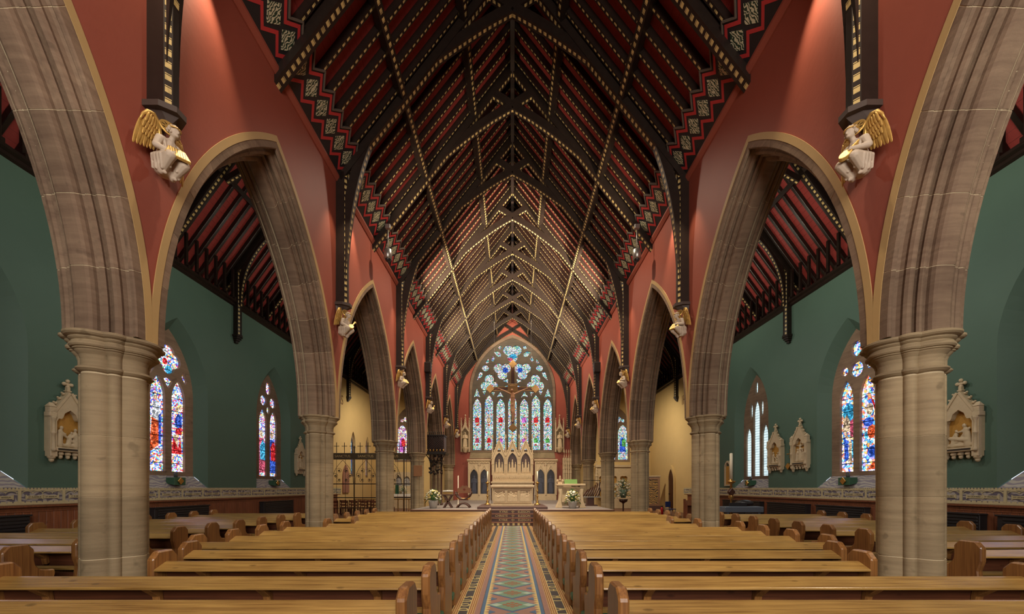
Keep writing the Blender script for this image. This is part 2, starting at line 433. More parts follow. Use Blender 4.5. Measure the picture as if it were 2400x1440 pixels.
# ================================================================== STRUCTURE
SPR = 3.76                      # springing height of the arcade
A0, H0 = 2.455, 4.93
R0 = (A0 * A0 + H0 * H0) / (2 * A0); CC = R0 - A0
VB, VY = 0.33, 0.42             # back of the stone order, outer edge of the yellow band
WT = 10.6                       # wall top at the nave face
YE = 33.95                      # east wall
M['floor'] = plain('dark_quarry_floor', (104, 70, 54), 0.45, 0.3, 2.0, 0.1, coord='World')
fl = MB().box(-13.3, 13.3, -7, 36, -0.3, 0.0)
floor = struct(obj('floor', fl, M['floor']), 'dark red-brown quarry tile church floor')

# ---- central aisle tile carpet
def colm(name, rgb, rough=0.38, var=0.14): return plain(name, rgb, rough, var, 9, 0, coord='World')
T = dict(blue=colm('blue_encaustic', (74, 104, 132)), green=colm('green_encaustic', (112, 142, 116)), pale=colm('pale_green_encaustic', (164, 184, 164)),
         brown=colm('rose_brown_encaustic', (150, 112, 98)), yellow=colm('buff_encaustic', (206, 184, 122)), black=colm('black_encaustic', (66, 62, 62)), rust=colm('rust_encaustic', (146, 92, 58)))
ZT = 0.012
def flat(poly, z0, z1): return MB().prism(poly, z0, z1, 'z')
P = 0.645; YT0, YT1 = 4.9, 17.75
L = YT1 - YT0; YC = (YT0 + YT1) / 2
def strip(name, x0, x1, m, z=ZT):
    return obj(name, MB().box(x0, x1, YT0, YT1, -0.01, z), m, floor)
strip('tile_bed', -0.40, 0.40, T['brown'], 0.010)
for s in (-1, 1):
    a, b = sorted((s * 0.395, s * 0.445)); strip('blue_border_tile', a, b, T['blue'])
    a, b = sorted((s * 0.445, s * 0.452)); strip('dark_edge_tile', a, b, T['black'])
    a, b = sorted((s * 0.452, s * 0.53)); strip('brown_border_tile', a, b, T['brown'])
    for x0, x1 in ((0.53, 0.63), (0.755, 0.86)):
        a, b = sorted((s * x0, s * x1)); strip('buff_border_tile', a, b, T['yellow'])
    a, b = sorted((s * 0.63, s * 0.755)); strip('black_inscription_tile', a, b, T['black'])
dia = flat([(-0.345, 0), (0, -P/2 + 0.042), (0.345, 0), (0, P/2 - 0.042)], 0.0, 0.016).mesh('green_lozenge_tile')
rim = flat([(-0.395, 0), (0, -P/2), (0.395, 0), (0, P/2)], 0.0, 0.0135).mesh('blue_lozenge_rim')
tip = flat([(-0.340, 0), (-0.24, -0.072), (-0.15, 0), (-0.24, 0.072)], 0.0, 0.0185).mesh('pale_tip_tile')
orn = MB()
for k in range(8):
    a = k * PI / 4; r_ = 0.10 if k % 2 == 0 else 0.075
    orn.prism([(r_*1.15*math.cos(a) + 0.034*math.cos(t), r_*math.sin(a) + 0.034*math.sin(t)) for t in [2*PI*i/6 for i in range(6)]], 0.0, 0.020, 'z')
orn.prism([(0.04*math.cos(t), 0.04*math.sin(t)) for t in [2*PI*i/8 for i in range(8)]], 0.0, 0.020, 'z')
orn = orn.mesh('rosette_tile')
inn = flat([(-0.24, 0), (0, -0.185), (0.24, 0), (0, 0.185)], 0.0, 0.0175).mesh('inner_lozenge_tile')
tri = flat([(0.24, 0), (0.33, -0.075), (0.33, 0.075)], 0.0, 0.0165).mesh('blue_dart_tile')
saw = MB()
n_saw = 6
for k in range(n_saw):
    y = -P/2 + P * (k + 0.5) / n_saw
    for s in (-1, 1): saw.prism([(s*0.395, y - P/n_saw/2), (s*0.395, y + P/n_saw/2), (s*0.32, y)], 0.0, 0.0155, 'z')
saw = saw.mesh('buff_sawtooth_tile')
mats_done = False
k = 0; y = 5.774 - P
while y < YT1 - 0.3:
    for me, nm, mt, dy in ((rim, 'blue_lozenge_rim', T['blue'], 0), (dia, 'green_lozenge_tile', T['green'], 0), (inn, 'inner_lozenge_tile', T['green'], 0), (orn, 'rosette_tile', T['rust'], 0), (saw, 'buff_sawtooth_tile', T['yellow'], 0)):
        obj(nm, me, mt, floor, (0, y + dy, 0))
    for s in (0, PI):
        obj('pale_tip_tile', tip, T['pale'], floor, (0, y, 0), (0, 0, s))
        obj('blue_dart_tile', tri, T['blue'], floor, (0, y + P/2, 0), (0, 0, s))
    y += P
# chequer strips (small dark mosaic bars on the buff strips) and inscription letters
chk = MB()
yy = YT0
while yy < YT1 - 0.05:
    for s in (-1, 1):
        for xc in (0.545, 0.575, 0.605, 0.775, 0.805, 0.835):
            chk.box(s*xc - 0.010, s*xc + 0.010, yy, yy + 0.022, 0.0, ZT + 0.003)
    yy += 0.036
o = obj('mosaic_chequer', chk, T['rust'], floor); o['kind'] = 'stuff'
for s, body in ((-1, 'I DOUS VOLIGI  DOUS NOIS VIGIL  I DOUS'), (1, 'VIA IM HOIE  IT HOIE VIM IHOIE  VIA')):
    words = list(body); yl = YT0 + 0.25
    for ch in words:
        if ch != ' ' and yl < 12.6:
            me = text_mesh(ch, 0.20, 0.003, sx=0.9)
            obj('inscription_letter', me, T['yellow'], floor, (s * 0.692, yl, ZT + 0.002), (0, 0, -PI/2 * s if s > 0 else PI/2))
        yl += 0.21

# ---- sanctuary platform and lettered steps
M['step'] = plain('maroon_step_tile', (86, 58, 50), 0.4, 0.2, 6)
M['step_gold'] = plain('buff_step_lettering', (214, 188, 130), 0.5, 0.08)
RIS = 0.17
st_root = None
stepsE = struct(obj('floor_sanctuary', MB().box(-4.95, 4.95, 18.9, YE, 0.0, 4 * RIS), M['carpet']), 'grey raised sanctuary floor above the lettered steps')
texts = [None, 'KYRIE \u2720 ELEISON', 'CHRISTE \u2720 ELEISON', 'KYRIE \u2720 ELEISON']
for k in range(4):
    y0 = 17.8 + 0.36 * k
    o = obj('step', MB().box(-4.95, 4.95, y0, 18.9, RIS * k, RIS * (k + 1)).mesh('step', 0.008), M['step'], stepsE)
    nose = obj('step_nosing', MB().box(-4.95, 4.95, y0 - 0.02, y0 + 0.03, RIS*(k+1) - 0.022, RIS*(k+1) + 0.003), T['rust'], stepsE)
    if k == 0:
        for j in range(-9, 10):
            obj('buff_riser_tile', MB().box(-0.05, 0.05, -0.006, 0.004, -0.055, 0.055), T['yellow'], stepsE, (j * 0.235 + 0.05, y0, RIS * 0.5))
    else:
        word = texts[k].split(' \u2720 ')
        for body, xx, al in ((word[0], -0.22, 'RIGHT'), (word[1], 0.26, 'LEFT')):
            obj('step_lettering', text_mesh(body, 0.15, 0.003, al, 1.05), M['step_gold'], stepsE, (xx, y0 - 0.006, RIS * (k + 0.46)), (PI/2, 0, 0))
        cr = MB().box(-0.055, 0.055, -0.006, 0, -0.012, 0.012).box(-0.012, 0.012, -0.006, 0, -0.055, 0.055)
        for ax, az in ((0.055, 0), (-0.055, 0), (0, 0.055), (0, -0.055)): cr.box(ax - 0.018, ax + 0.018, -0.006, 0, az - 0.018, az + 0.018)
        obj('step_cross', cr, M['step_gold'], stepsE, (0.02, y0 - 0.001, RIS * (k + 0.5)))
obj('altar_predella', MB().box(-1.75, 1.75, 19.35, 22.6, 4*RIS, 4*RIS + 0.13).mesh('altar_predella', 0.01), M['step'], stepsE)

# ---- nave arcade walls
def zext(y):                     # height of the stone back above floor at offset y from bay centre
    R = R0 + VB + 0.01; q = R * R - (abs(y) + CC) ** 2
    return SPR + math.sqrt(q) if q > 0 else SPR
for s, side in ((-1, 'left'), (1, 'right')):
    mb = MB(); ys = []
    for b in range(-1, 6):
        yc = PY[0] - S / 2 + S * b
        for i in range(41): ys.append((yc - S/2 + S * i / 40, zext(-S/2 + S * i / 40)))
    ys = [p for p in ys if p[0] < YE - 0.05 and p[0] > PY[0] - 5.0]
    ys = [(-6.8, SPR), (0.35, SPR)] + ys + [(YE, SPR), (YE + 0.5, SPR)]
    for i in range(len(ys) - 1):
        (y0, z0), (y1, z1) = ys[i], ys[i + 1]
        if y1 - y0 < 1e-6: continue
        xa, xb = s * 5.0, s * 6.0
        vsx = [(xa, y0, z0), (xa, y1, z1), (xa, y1, WT), (xa, y0, WT)]
        mb.add(vsx, [(0, 1, 2, 3)], mi=0)
        mb.add([(xb, y0, z0), (xb, y1, z1), (xb, y1, 12.2), (xb, y0, 12.2)], [(0, 1, 2, 3)], mi=1)
        mb.add([(xa, y0, z0), (xa, y1, z1), (xb, y1, z1), (xb, y0, z0)], [(0, 1, 2, 3)], mi=0)
        mb.add([(xa, y0, WT), (xa, y1, WT), (xb, y1, 12.2), (xb, y0, 12.2)], [(0, 1, 2, 3)], mi=0)
    w = struct(obj('wall_nave_' + side, mb, [M['red_wall'], M['green_wall']]), 'terracotta red nave wall above the %s arcade' % side)
    if s < 0: wallN = {}
    wallN[s] = w
    # red cornice under the painted frieze
    obj('cornice', MB().prism([(s*5.0, WT - 0.16), (s*4.97, WT - 0.16), (s*4.90, WT - 0.06), (s*4.90, WT), (s*5.0, WT)], 2.0, YE, 'y'), M['red_wall'], w)

# ---- moulded arches
PROF = [(-0.505, 0.32), (-0.505, 0.20), (-0.49, 0.185), (-0.455, 0.185), (-0.44, 0.215), (-0.41, 0.235), (-0.38, 0.215), (-0.365, 0.17), (-0.375, 0.13), (-0.355, 0.095), (-0.32, 0.085), (-0.285, 0.10), (-0.27, 0.13), (-0.275, 0.16), (-0.255, 0.175), (-0.235, 0.16), (-0.23, 0.12), (-0.24, 0.085), (-0.225, 0.06), (-0.19, 0.06), (-0.18, 0.10), (-0.155, 0.11), (-0.135, 0.08), (-0.135, 0.04), (-0.12, 0.0), (-0.085, -0.018), (-0.04, -0.022)]
PROF = PROF + [(-u, v) for u, v in reversed(PROF)]
PROFB = PROF + [(0.5, VB), (-0.5, VB)]
def ring(prof, f, clampv=None):
    out = []
    for u, v in prof:
        r = R0 + v; th = math.acos(CC / r) * f
        out.append((u, CC - r * math.cos(th), r * math.sin(th)))
    return out
def sweep(prof, f0, f1, n, smooth=True):
    mb = MB(); vs_ = []; m = len(prof)
    for i in range(n + 1): vs_ += ring(prof, f0 + (f1 - f0) * i / n)
    fs = []
    for i in range(n):
        for k in range(m): fs.append((i*m + k, i*m + (k+1) % m, (i+1)*m + (k+1) % m, (i+1)*m + k))
    fs += [tuple(range(m)), tuple(n*m + k for k in range(m - 1, -1, -1))]
    mb.add(vs_, fs, smooth=False); return mb
NB = 7
vou = []
for k in range(NB):
    f0, f1 = k / NB, (k + 1) / NB
    g = 0.0009
    vou.append(sweep(PROFB, f0 + (g if k else 0), f1 - (g if k < NB - 1 else 0), 5).mesh('voussoir'))
core = sweep([(u * 0.992, v + 0.005) for u, v in PROFB], 0, 1, 36).mesh('mortar_core')
bandv = []
def yband():
    mb = MB(); n = 40
    vs_ = []
    for i in range(n + 1):
        for u, v in ((-0.512, VB - 0.02), (-0.512, VY), (-0.495, VY), (-0.495, VB - 0.02)):
            r = R0 + v; th = math.acos(CC / r) * i / n
            vs_.append((u, max(CC - r * math.cos(th), -S/2 + 0.001), r * math.sin(th)))
    fs = []
    for i in range(n):
        for k in range(4): fs.append((i*4+k, i*4+(k+1) % 4, (i+1)*4+(k+1) % 4, (i+1)*4+k))
    return mb.add(vs_, fs).mesh('yellow_band')
yb = yband()
# mirrored band for the second half of the arch (same face of the wall)
yb2 = yb.copy(); 
for v in yb2.vertices: v.co.y *= -1
yb2.flip_normals()
ORD = ['nearest', 'second', 'third', 'fourth', 'fifth', 'farthest']
for s, side in ((-1, 'left'), (1, 'right')):
    for b in range(0, 6):
        yc = PY[0] - S/2 + S * b
        lab = 'moulded sandstone arch with yellow edge, %s of the %s arcade%s' % (ORD[b], side, ', cut by the picture edge' if b == 0 else '')
        t = thing('stone_arch', lab, 'arch', (s * 5.5, yc, SPR), (0, 0, 0 if s < 0 else PI), 'arches of the nave arcade')
        # local x: -0.5 = aisle or nave side depending on rotation; nave face must be local +x for left => flip
        halves = (0, 1) if b > 0 else (1,)
        for h in halves:
            rz = 0 if (h == 0) else PI
            if s > 0: rz = PI - rz
            for k in range(NB): obj('voussoir', vou[k], M['arch_stone'], t, None, (0, 0, rz))
            obj('mortar_core', core, M['mortar'], t, None, (0, 0, rz))
            # yellow band on the nave face: rotate so local -x points to the nave axis
            me = yb if ((h == 0) != (s < 0)) else yb2
            bo = obj('yellow_band', me, M['yellow'], t)
            bo.rotation_euler = (0, 0, PI if s < 0 else 0)
            if s > 0: bo.rotation_euler = (0, 0, PI)
# ---- clustered piers
LOB = [(0.215, 0.167, k * PI / 2) for k in range(4)] + [(0.278, 0.068, PI/4 + k * PI / 2) for k in range(4)]
def prad(a):
    best = 0.05
    for d, r, la in LOB:
        disc = r*r - (d*math.sin(a - la))**2
        if disc > 0: best = max(best, d*math.cos(a - la) + math.sqrt(disc))
    return best
def pier_stack(prof, n=168, soft=0.0):
    mb = MB(); vs_ = []
    for d, z in prof:
        for k in range(n):
            a = 2*PI*k/n; r = prad(a)
            if soft: r = r * (1 - soft) + 0.385 * soft
            r += d; vs_.append((r*math.cos(a), r*math.sin(a), z))
    fs = []
    m = len(prof)
    for i in range(m - 1):
        for k in range(n): k2 = (k+1) % n; fs.append((i*n+k, i*n+k2, (i+1)*n+k2, (i+1)*n+k))
    fs += [tuple(range(n - 1, -1, -1)), tuple((m-1)*n + k for k in range(n))]
    return mb.add(vs_, fs)
drum = pier_stack([(-0.008, 0.0), (0, 0.006), (0, 0.80), (-0.008, 0.806)]).mesh('drum')
drum0 = pier_stack([(-0.008, 0.0), (0, 0.006), (0, 0.385), (-0.008, 0.39)]).mesh('drum')
mort = pier_stack([(-0.006, 0.0), (-0.006, 2.84)]).mesh('mortar_core')
capm = pier_stack([(0, 0), (0.02, 0.01), (0.05, 0.035), (0.05, 0.05), (0.02, 0.075), (0.0, 0.08), (0.0, 0.17), (0.015, 0.22), (0.05, 0.265), (0.055, 0.275), (0.075, 0.285), (0.075, 0.30), (0.095, 0.305), (0.11, 0.325), (0.11, 0.345), (0.09, 0.37), (0.085, 0.385), (0.10, 0.395), (0.115, 0.41), (0.115, 0.425), (0.15, 0.44), (0.17, 0.46), (0.17, 0.485), (0.14, 0.50), (0.10, 0.502)], soft=0.12).mesh('capital')
basm = pier_stack([(0.17, 0), (0.17, 0.2), (0.15, 0.22), (0.12, 0.235), (0.15, 0.26), (0.15, 0.285), (0.12, 0.31), (0.10, 0.33), (0.10, 0.345), (0.12, 0.365), (0.11, 0.39), (0.05, 0.41), (0, 0.42)], soft=0.15).mesh('base')
for s, side in ((-1, 'left'), (1, 'right')):
    for i in range(6):
        yb_ = PY[i] - (0.18 if i == 5 else 0)
        lab = 'clustered sandstone pier with moulded capital, %s of the %s row' % (ORD[i], side)
        t = thing('stone_pier', lab, 'pier', (s * 5.5, yb_, 0), (0, 0, 0), 'piers of the nave arcade')
        obj('base', basm, M['stone'], t)
        obj('drum', drum0, M['stone'], t, (0, 0, 0.42))
        for k in range(3): obj('drum', drum, M['stone'], t, (0, 0, 0.82 + 0.806 * k))
        obj('mortar_core', mort, M['mortar'], t, (0, 0, 0.42))
        obj('capital', capm, M['stone'], t, (0, 0, SPR - 0.502))

# ---- outer aisle walls with splayed window openings
XW = 12.0; XG = 12.33
WROT = (PI/2, 0, PI/2)          # local (x,y,z) -> world (z,x,y)
AW = [PY[0] + S * (k - 0.5) for k in range(1, 5)]     # window centres 8.26, 13.97, 19.68
AW = [8.26, 13.97, 19.68]
face = lancet(1.40, 1.75, 5.2, 2.65); inner = lancet(1.06, 2.22, 5.1, 2.35)
def reveal_mesh(fo, fi, d):
    n = len(fo); vs_ = [(x, y, 0) for x, y in fo] + [(x, y, d) for x, y in fi]
    return MB().add(vs_, [(i, i + 1, n + i + 1, n + i) for i in range(n - 1)])
rev = reveal_mesh(face, inner, 0.33)
wn = 0
walls = {}
small = lancet(0.42, 2.6, 5.0, 1.0)
for s, side in ((-1, 'left'), (1, 'right')):
    holes = [[(x + c, y) for x, y in face] for c in AW]
    me = curve_mesh([[(-6.8, 0), (24.2, 0), (24.2, 9.75), (-6.8, 9.75)]] + holes, 0.36, 0, 'wall')
    w = obj('wall_' + side, me, M['green_wall'], None, (s * (XW + 0.18), 0, 0), WROT)
    struct(w, 'dark green aisle wall with pointed window openings on the %s' % side); walls[s] = w
    hol2 = [[(x + c, y) for x, y in small] for c in (29.4, 32.3)] if s < 0 else []
    me = curve_mesh([[(24.2, 0), (34.4, 0), (34.4, 9.75), (24.2, 9.75)]] + hol2, 0.36, 0, 'wall')
    w2 = obj('wall_chapel_' + side, me, M['cream_wall'], None, (s * (XW + 0.18), 0, 0), WROT)
    struct(w2, 'cream painted chapel wall at the end of the %s aisle' % side); walls[2 * s] = w2
    o = obj('wall_head', MB().box(-6.8, 34.4, 9.5, 9.75, 0, 1.4).mesh(), M['green_wall'], w)
    if s < 0: o.scale = (1, 1, -1)
# ---- east walls
def EROT(): return (PI/2, 0, 0)  # local (x,y,z) -> (x,-z,y)
EW_a, EW_z0, EW_zs, EW_h = 3.58, 4.95, 10.1, 4.75
east = [(-5.6, 0), (5.6, 0), (5.6, 11.2), (0, 17.6), (-5.6, 11.2)]
ewo = lancet(EW_a, EW_z0, EW_zs, EW_h, 0, 16)
w = obj('wall_east', curve_mesh([east, ewo], 0.5, 0, 'wall'), M['red_wall'], None, (0, YE + 0.25, 0), (PI/2, 0, 0))
struct(w, 'terracotta red east wall around the great window'); walls['e'] = w
obj('window_ledge', MB().prism([(-3.75, 4.3), (3.75, 4.3), (3.62, 4.9), (-3.62, 4.9)], 0, 0.06, 'z'), M['stone'], w, (0, 0, 0.24))
chw = lancet(1.15, 4.0, 6.9, 1.9)
for s, side in ((-1, 'left'), (1, 'right')):
    out = [(s*5.6, 0), (s*13.2, 0), (s*13.2, 10.5), (s*8.75, 16.6), (s*5.6, 12.2)]
    w = obj('wall_chapel_east_' + side, curve_mesh([out, [(x + s*9.1, y) for x, y in chw]], 0.5, 0, 'wall'), M['cream_wall'], None, (0, YE + 0.25, 0), (PI/2, 0, 0))
    struct(w, 'cream end wall of the %s chapel' % side)
ww = struct(obj('wall_west', MB().box(-13.3, 13.3, -7.0, -6.8, 0, 18), M['red_wall']), 'west wall behind the viewer')
# ================================================================== WINDOWS
PAL_E = [(120, 190, 235), (238, 244, 250), (70, 150, 150), (90, 190, 120), (240, 225, 150), (60, 90, 190), (236, 170, 200), (200, 230, 240), (60, 140, 90), (245, 235, 215), (190, 60, 80), (130, 210, 200)]
PAL_A = [(200, 205, 245), (245, 235, 235), (150, 170, 235), (70, 90, 200), (210, 60, 50), (230, 235, 245), (80, 160, 200), (240, 190, 90), (140, 70, 170), (90, 170, 110), (240, 150, 170), (60, 120, 220), (250, 225, 190)]
PAL_B = [(80, 150, 235), (235, 240, 250), (240, 170, 90), (60, 80, 170), (120, 210, 230), (230, 110, 90), (250, 220, 170), (180, 160, 230)]
PAL_G = [(250, 240, 190), (200, 80, 130), (235, 235, 240), (120, 160, 220), (240, 200, 110), (250, 245, 230), (110, 170, 140), (180, 60, 160)]
G_E = glass('east_window_glass', PAL_E, 19, 0.72, 0.05, 1.05)
G_A = glass('left_aisle_window_glass', PAL_A, 21, 1.3, 0.07, 0.48)
G_B = glass('right_aisle_window_glass', PAL_B, 12, 1.25, 0.055, 0.48)
G_C = glass('chapel_window_glass', PAL_G, 15, 0.7, 0.05, 0.6)
G_BL = glass('blue_lancet_glass', [(60, 150, 200), (120, 200, 225), (50, 80, 190), (210, 235, 245), (90, 130, 220)], 8, 0.6, 0.05, 0.5)
G_L = lattice_glass('clear_leaded_glass', (206, 228, 232), 0.62, 0.13)
def glow(name, rgb, st):
    v = lambda k, d: tuple(max(0, min(255, int(x * k + d))) for x in rgb)
    return glass(name, [rgb, v(0.75, 0), v(0.9, 40), v(0.6, 10), v(1.0, 20)], 16, st * 0.62, 0.06, 0.48)
GL = dict(red=glow('ruby_robe_glass', (225, 40, 45), 1.0), orange=glow('orange_robe_glass', (240, 90, 45), 1.0), blue=glow('sapphire_robe_glass', (50, 90, 210), 1.0), cyan=glow('cyan_robe_glass', (60, 170, 220), 1.1),
          flesh=glow('flesh_glass', (245, 205, 165), 0.9), rose=glow('rose_robe_glass', (225, 90, 120), 0.9), magenta=glow('magenta_robe_glass', (220, 110, 220), 1.0), green=glow('green_robe_glass', (100, 190, 90), 0.9), white=glow('white_robe_glass', (235, 240, 250), 1.0))
def ell(cx, cz, rx, rz, n=14): return [(cx + rx*math.cos(2*PI*i/n), cz + rz*math.sin(2*PI*i/n)) for i in range(n)]
def figure(cx, z, h, robe, mant, head='flesh'):
    """standing saint in glass: robe, mantle, head as flat pieces"""
    w_ = h * 0.17
    return [(robe, [(cx - w_, z), (cx + w_, z), (cx + w_*0.8, z + h*0.5), (cx + w_*0.55, z + h*0.78), (cx - w_*0.55, z + h*0.78), (cx - w_*0.9, z + h*0.45)]),
            (mant, [(cx - w_*0.2, z + h*0.3), (cx + w_*1.05, z + h*0.28), (cx + w_*0.9, z + h*0.62), (cx + w_*0.3, z + h*0.75), (cx - w_*0.3, z + h*0.6)]),
            (head, ell(cx, z + h*0.88, h*0.055, h*0.075))]
def window(nm, outer, holes, loc, rot, gmat, depth=0.2, figs=(), flip=1, smat=None, label=None, gbyhole=None):
    me = curve_mesh([outer] + holes, depth, 0.03, 'tracery')
    w_ = obj(nm, me, smat or M['arch_stone'], None, loc, rot); struct(w_, label)
    for i, h in enumerate(holes):
        cx = sum(p[0] for p in h) / len(h); cz = sum(p[1] for p in h) / len(h)
        big = [(cx + (x - cx) * 1.04, cz + (y - cz) * 1.02) for x, y in h]
        pm = curve_mesh([big], 0.012, 0, 'pane')
        obj('pane', pm, (gbyhole[i] if gbyhole else gmat), w_, (0, 0, 0))
    for i, (mt, poly) in enumerate(figs):
        obj('figure_glass', curve_mesh([poly], 0.006, 0, 'figure_glass'), GL[mt], w_, (0, 0, (-0.010 - 0.0005 * (i % 5)) * flip))
    return w_
wcount = 1
M['sill'] = leaf_panel('purple_grey_leaf_tile', (178, 174, 164), (140, 134, 144), 5)
def aisle_window(s, yc, style, gm, figs, label):
    global wcount
    out = [(x * 1.06, y if y > 3 else y - 0.1) for x, y in inner]
    lh = lancet(0.29, 2.34, 4.95, 0.75, -0.42) ; rh = lancet(0.29, 2.34, 4.95, 0.75, 0.42)
    if style == 'A': holes = [lh, rh, foil(0, 6.35, 0.52, 4, PI/2, 30, 0.5), [(-0.2, 5.62), (0, 5.28), (0.2, 5.62), (0, 5.72)], [(-0.72, 5.6), (-0.56, 5.86), (-0.62, 6.1), (-0.8, 5.75)], [(0.72, 5.6), (0.56, 5.86), (0.62, 6.1), (0.8, 5.75)]]
    elif style == 'B': holes = [lh, rh, circle(-0.37, 6.08, 0.25), circle(0.37, 6.08, 0.25), ell(0, 6.75, 0.2, 0.32), ell(0, 5.65, 0.12, 0.2)]
    elif style == 'C': holes = [lh, rh, circle(0, 6.0, 0.27), circle(-0.5, 6.05, 0.16), circle(0.5, 6.05, 0.16), ell(0, 6.75, 0.22, 0.28)]
    else: holes = [lancet(0.23, 2.34, 4.3, 0.6, -0.66), lancet(0.25, 2.34, 5.45, 0.75, 0), lancet(0.23, 2.34, 4.3, 0.6, 0.66), ell(-0.42, 5.7, 0.12, 0.42), ell(0.42, 5.7, 0.12, 0.42), ell(0, 6.8, 0.12, 0.34)]
    w_ = window('window_%d' % wcount, out, holes, (s * (XG + 0.09), yc, 0), WROT, gm, 0.2, figs, s, label=label); wcount += 1
    r_ = obj('window_reveal', rev.mesh('window_reveal'), M['green_wall'], w_, (0, 0, -(XG + 0.09 - XW) * s), None, (1, 1, s))
    sl = MB().prism([(0, 1.75), (0.36, 2.24), (0.36, 2.1), (0.02, 1.7)], -1.36, 1.36, 'x')   # y->depth
    sm = MB()
    for v in sl.v: sm.v.append((v[0] * (1.0 - 0.23 * (v[1] / 0.36)), v[2], v[1]))
    sm.f, sm.uv, sm.sm, sm.mi = sl.f, sl.uv, sl.sm, sl.mi
    obj('window_sill', sm.mesh('window_sill'), M['sill'], w_, (0, 0, -(XG + 0.09 - XW) * s), None, (1, 1, s))
    return w_
figL = [('orange', [(-0.62, 3.0), (-0.30, 3.25), (-0.28, 4.0), (-0.40, 4.3), (-0.55, 4.2), (-0.60, 3.6)]), ('white', [(-0.55, 4.2), (-0.3, 4.1), (-0.28, 4.7), (-0.5, 4.75)]), ('flesh', ell(-0.42, 4.92, 0.07, 0.1)), ('blue', [(-0.3, 3.3), (-0.2, 3.3), (-0.2, 4.4), (-0.3, 4.3)]),
        ('red', [(0.22, 3.0), (0.66, 3.0), (0.6, 3.6), (0.5, 3.2), (0.3, 3.6)]), ('flesh', [(0.3, 3.0), (0.5, 3.0), (0.5, 3.7), (0.34, 3.7)]), ('blue', [(0.36, 4.0), (0.66, 3.95), (0.66, 4.4), (0.5, 4.5), (0.38, 4.3)]), ('red', [(0.4, 3.72), (0.66, 3.72), (0.66, 4.0), (0.4, 3.95)]), ('flesh', ell(0.45, 4.65, 0.07, 0.1)), ('flesh', ell(0.60, 4.72, 0.06, 0.09)), ('cyan', ell(0.1, 6.0, 0.14, 0.16)), ('red', ell(-0.05, 6.28, 0.1, 0.12)), ('white', ell(-0.1, 6.65, 0.16, 0.14))]
aisle_window(-1, AW[0], 'C', G_A, [], 'stained glass aisle window in the green wall, cut by the left picture edge')
aisle_window(-1, AW[1], 'A', G_A, figL, 'two-light stained glass window with robed figures beside the nearest left pier')
aisle_window(-1, AW[2], 'B', G_A, figure(-0.42, 2.5, 2.2, 'rose', 'cyan') + figure(0.42, 2.5, 2.2, 'blue', 'red'), 'narrower-looking two-light stained window by the second left pier')
aisle_window(1, AW[0], 'B', G_B, [], 'stained glass aisle window in the green wall, cut by the right picture edge')
figR = [('cyan', ell(0.42, 4.5, 0.24, 0.36)), ('rose', [(0.18, 3.6), (0.36, 3.6), (0.36, 4.2), (0.18, 4.3)]), ('flesh', [(0.36, 3.8), (0.66, 3.8), (0.66, 4.3), (0.5, 4.45), (0.36, 4.2)]), ('cyan', [(0.16, 2.9), (0.3, 2.8), (0.28, 3.5), (0.18, 3.45)]), ('flesh', [(0.27, 2.6), (0.42, 2.6), (0.4, 3.45), (0.3, 3.45)]), ('blue', [(0.42, 2.8), (0.6, 2.7), (0.62, 3.6), (0.46, 3.5)]), ('flesh', ell(0.33, 3.58, 0.06, 0.08)), ('flesh', ell(0.52, 3.7, 0.06, 0.08)),
        ('orange', ell(-0.5, 3.7, 0.16, 0.24)), ('blue', ell(-0.38, 4.05, 0.2, 0.16)), ('flesh', ell(-0.42, 4.5, 0.14, 0.2)), ('red', [(-0.68, 4.0), (-0.6, 4.7), (-0.45, 4.95), (-0.5, 4.8), (-0.62, 4.4)]), ('cyan', ell(-0.3, 3.6, 0.08, 0.14)), ('orange', [(-0.7, 2.4), (-0.3, 2.38), (-0.5, 2.6), (-0.68, 2.7)]), ('blue', ell(-0.5, 3.0, 0.16, 0.2))]
aisle_window(1, AW[1], 'C', G_B, figR, 'two-light stained window of blue and orange figures beside the nearest right pier')
aisle_window(1, AW[2], 'D', G_L, [], 'clear leaded three-light window in the green right wall')
for yc, gm, lb in ((29.4, G_BL, 'slim blue lancet window in the cream left chapel wall'), (32.3, G_C, 'dull slim lancet window farthest along the cream left wall')):
    out = [(x * 1.1, y) for x, y in small]
    window('window_%d' % wcount, out, [lancet(0.26, 2.8, 4.95, 0.7, 0)], (-(XW + 0.25), yc, 0), WROT, gm, 0.2, [], -1, label=lb); wcount += 1
for s, gm, lb in ((-1, G_C, 'gold and magenta stained window above the left chapel altar'), (1, G_E, 'blue and green stained window above the right chapel altar')):
    holes = [lancet(0.43, 4.2, 6.5, 0.75, 0.55 * d) for d in (-1, 1)] + [foil(0, 7.75, 0.42, 4, PI/2, 24, 0.5), circle(-0.55, 7.62, 0.15), circle(0.55, 7.62, 0.15)]
    figs = figure(-0.55, 4.9, 1.6, 'magenta' if s < 0 else 'blue', 'red' if s < 0 else 'green') + figure(0.55, 4.9, 1.6, 'magenta' if s < 0 else 'blue', 'rose' if s < 0 else 'green')
    window('window_%d' % wcount, [(x * 1.04, y if y > 5 else y - 0.06) for x, y in chw], holes, (s * 9.1, YE + 0.22, 0), (PI/2, 0, 0), gm, 0.22, [(m_, p_) for m_, p_ in figs], -1, label=lb); wcount += 1
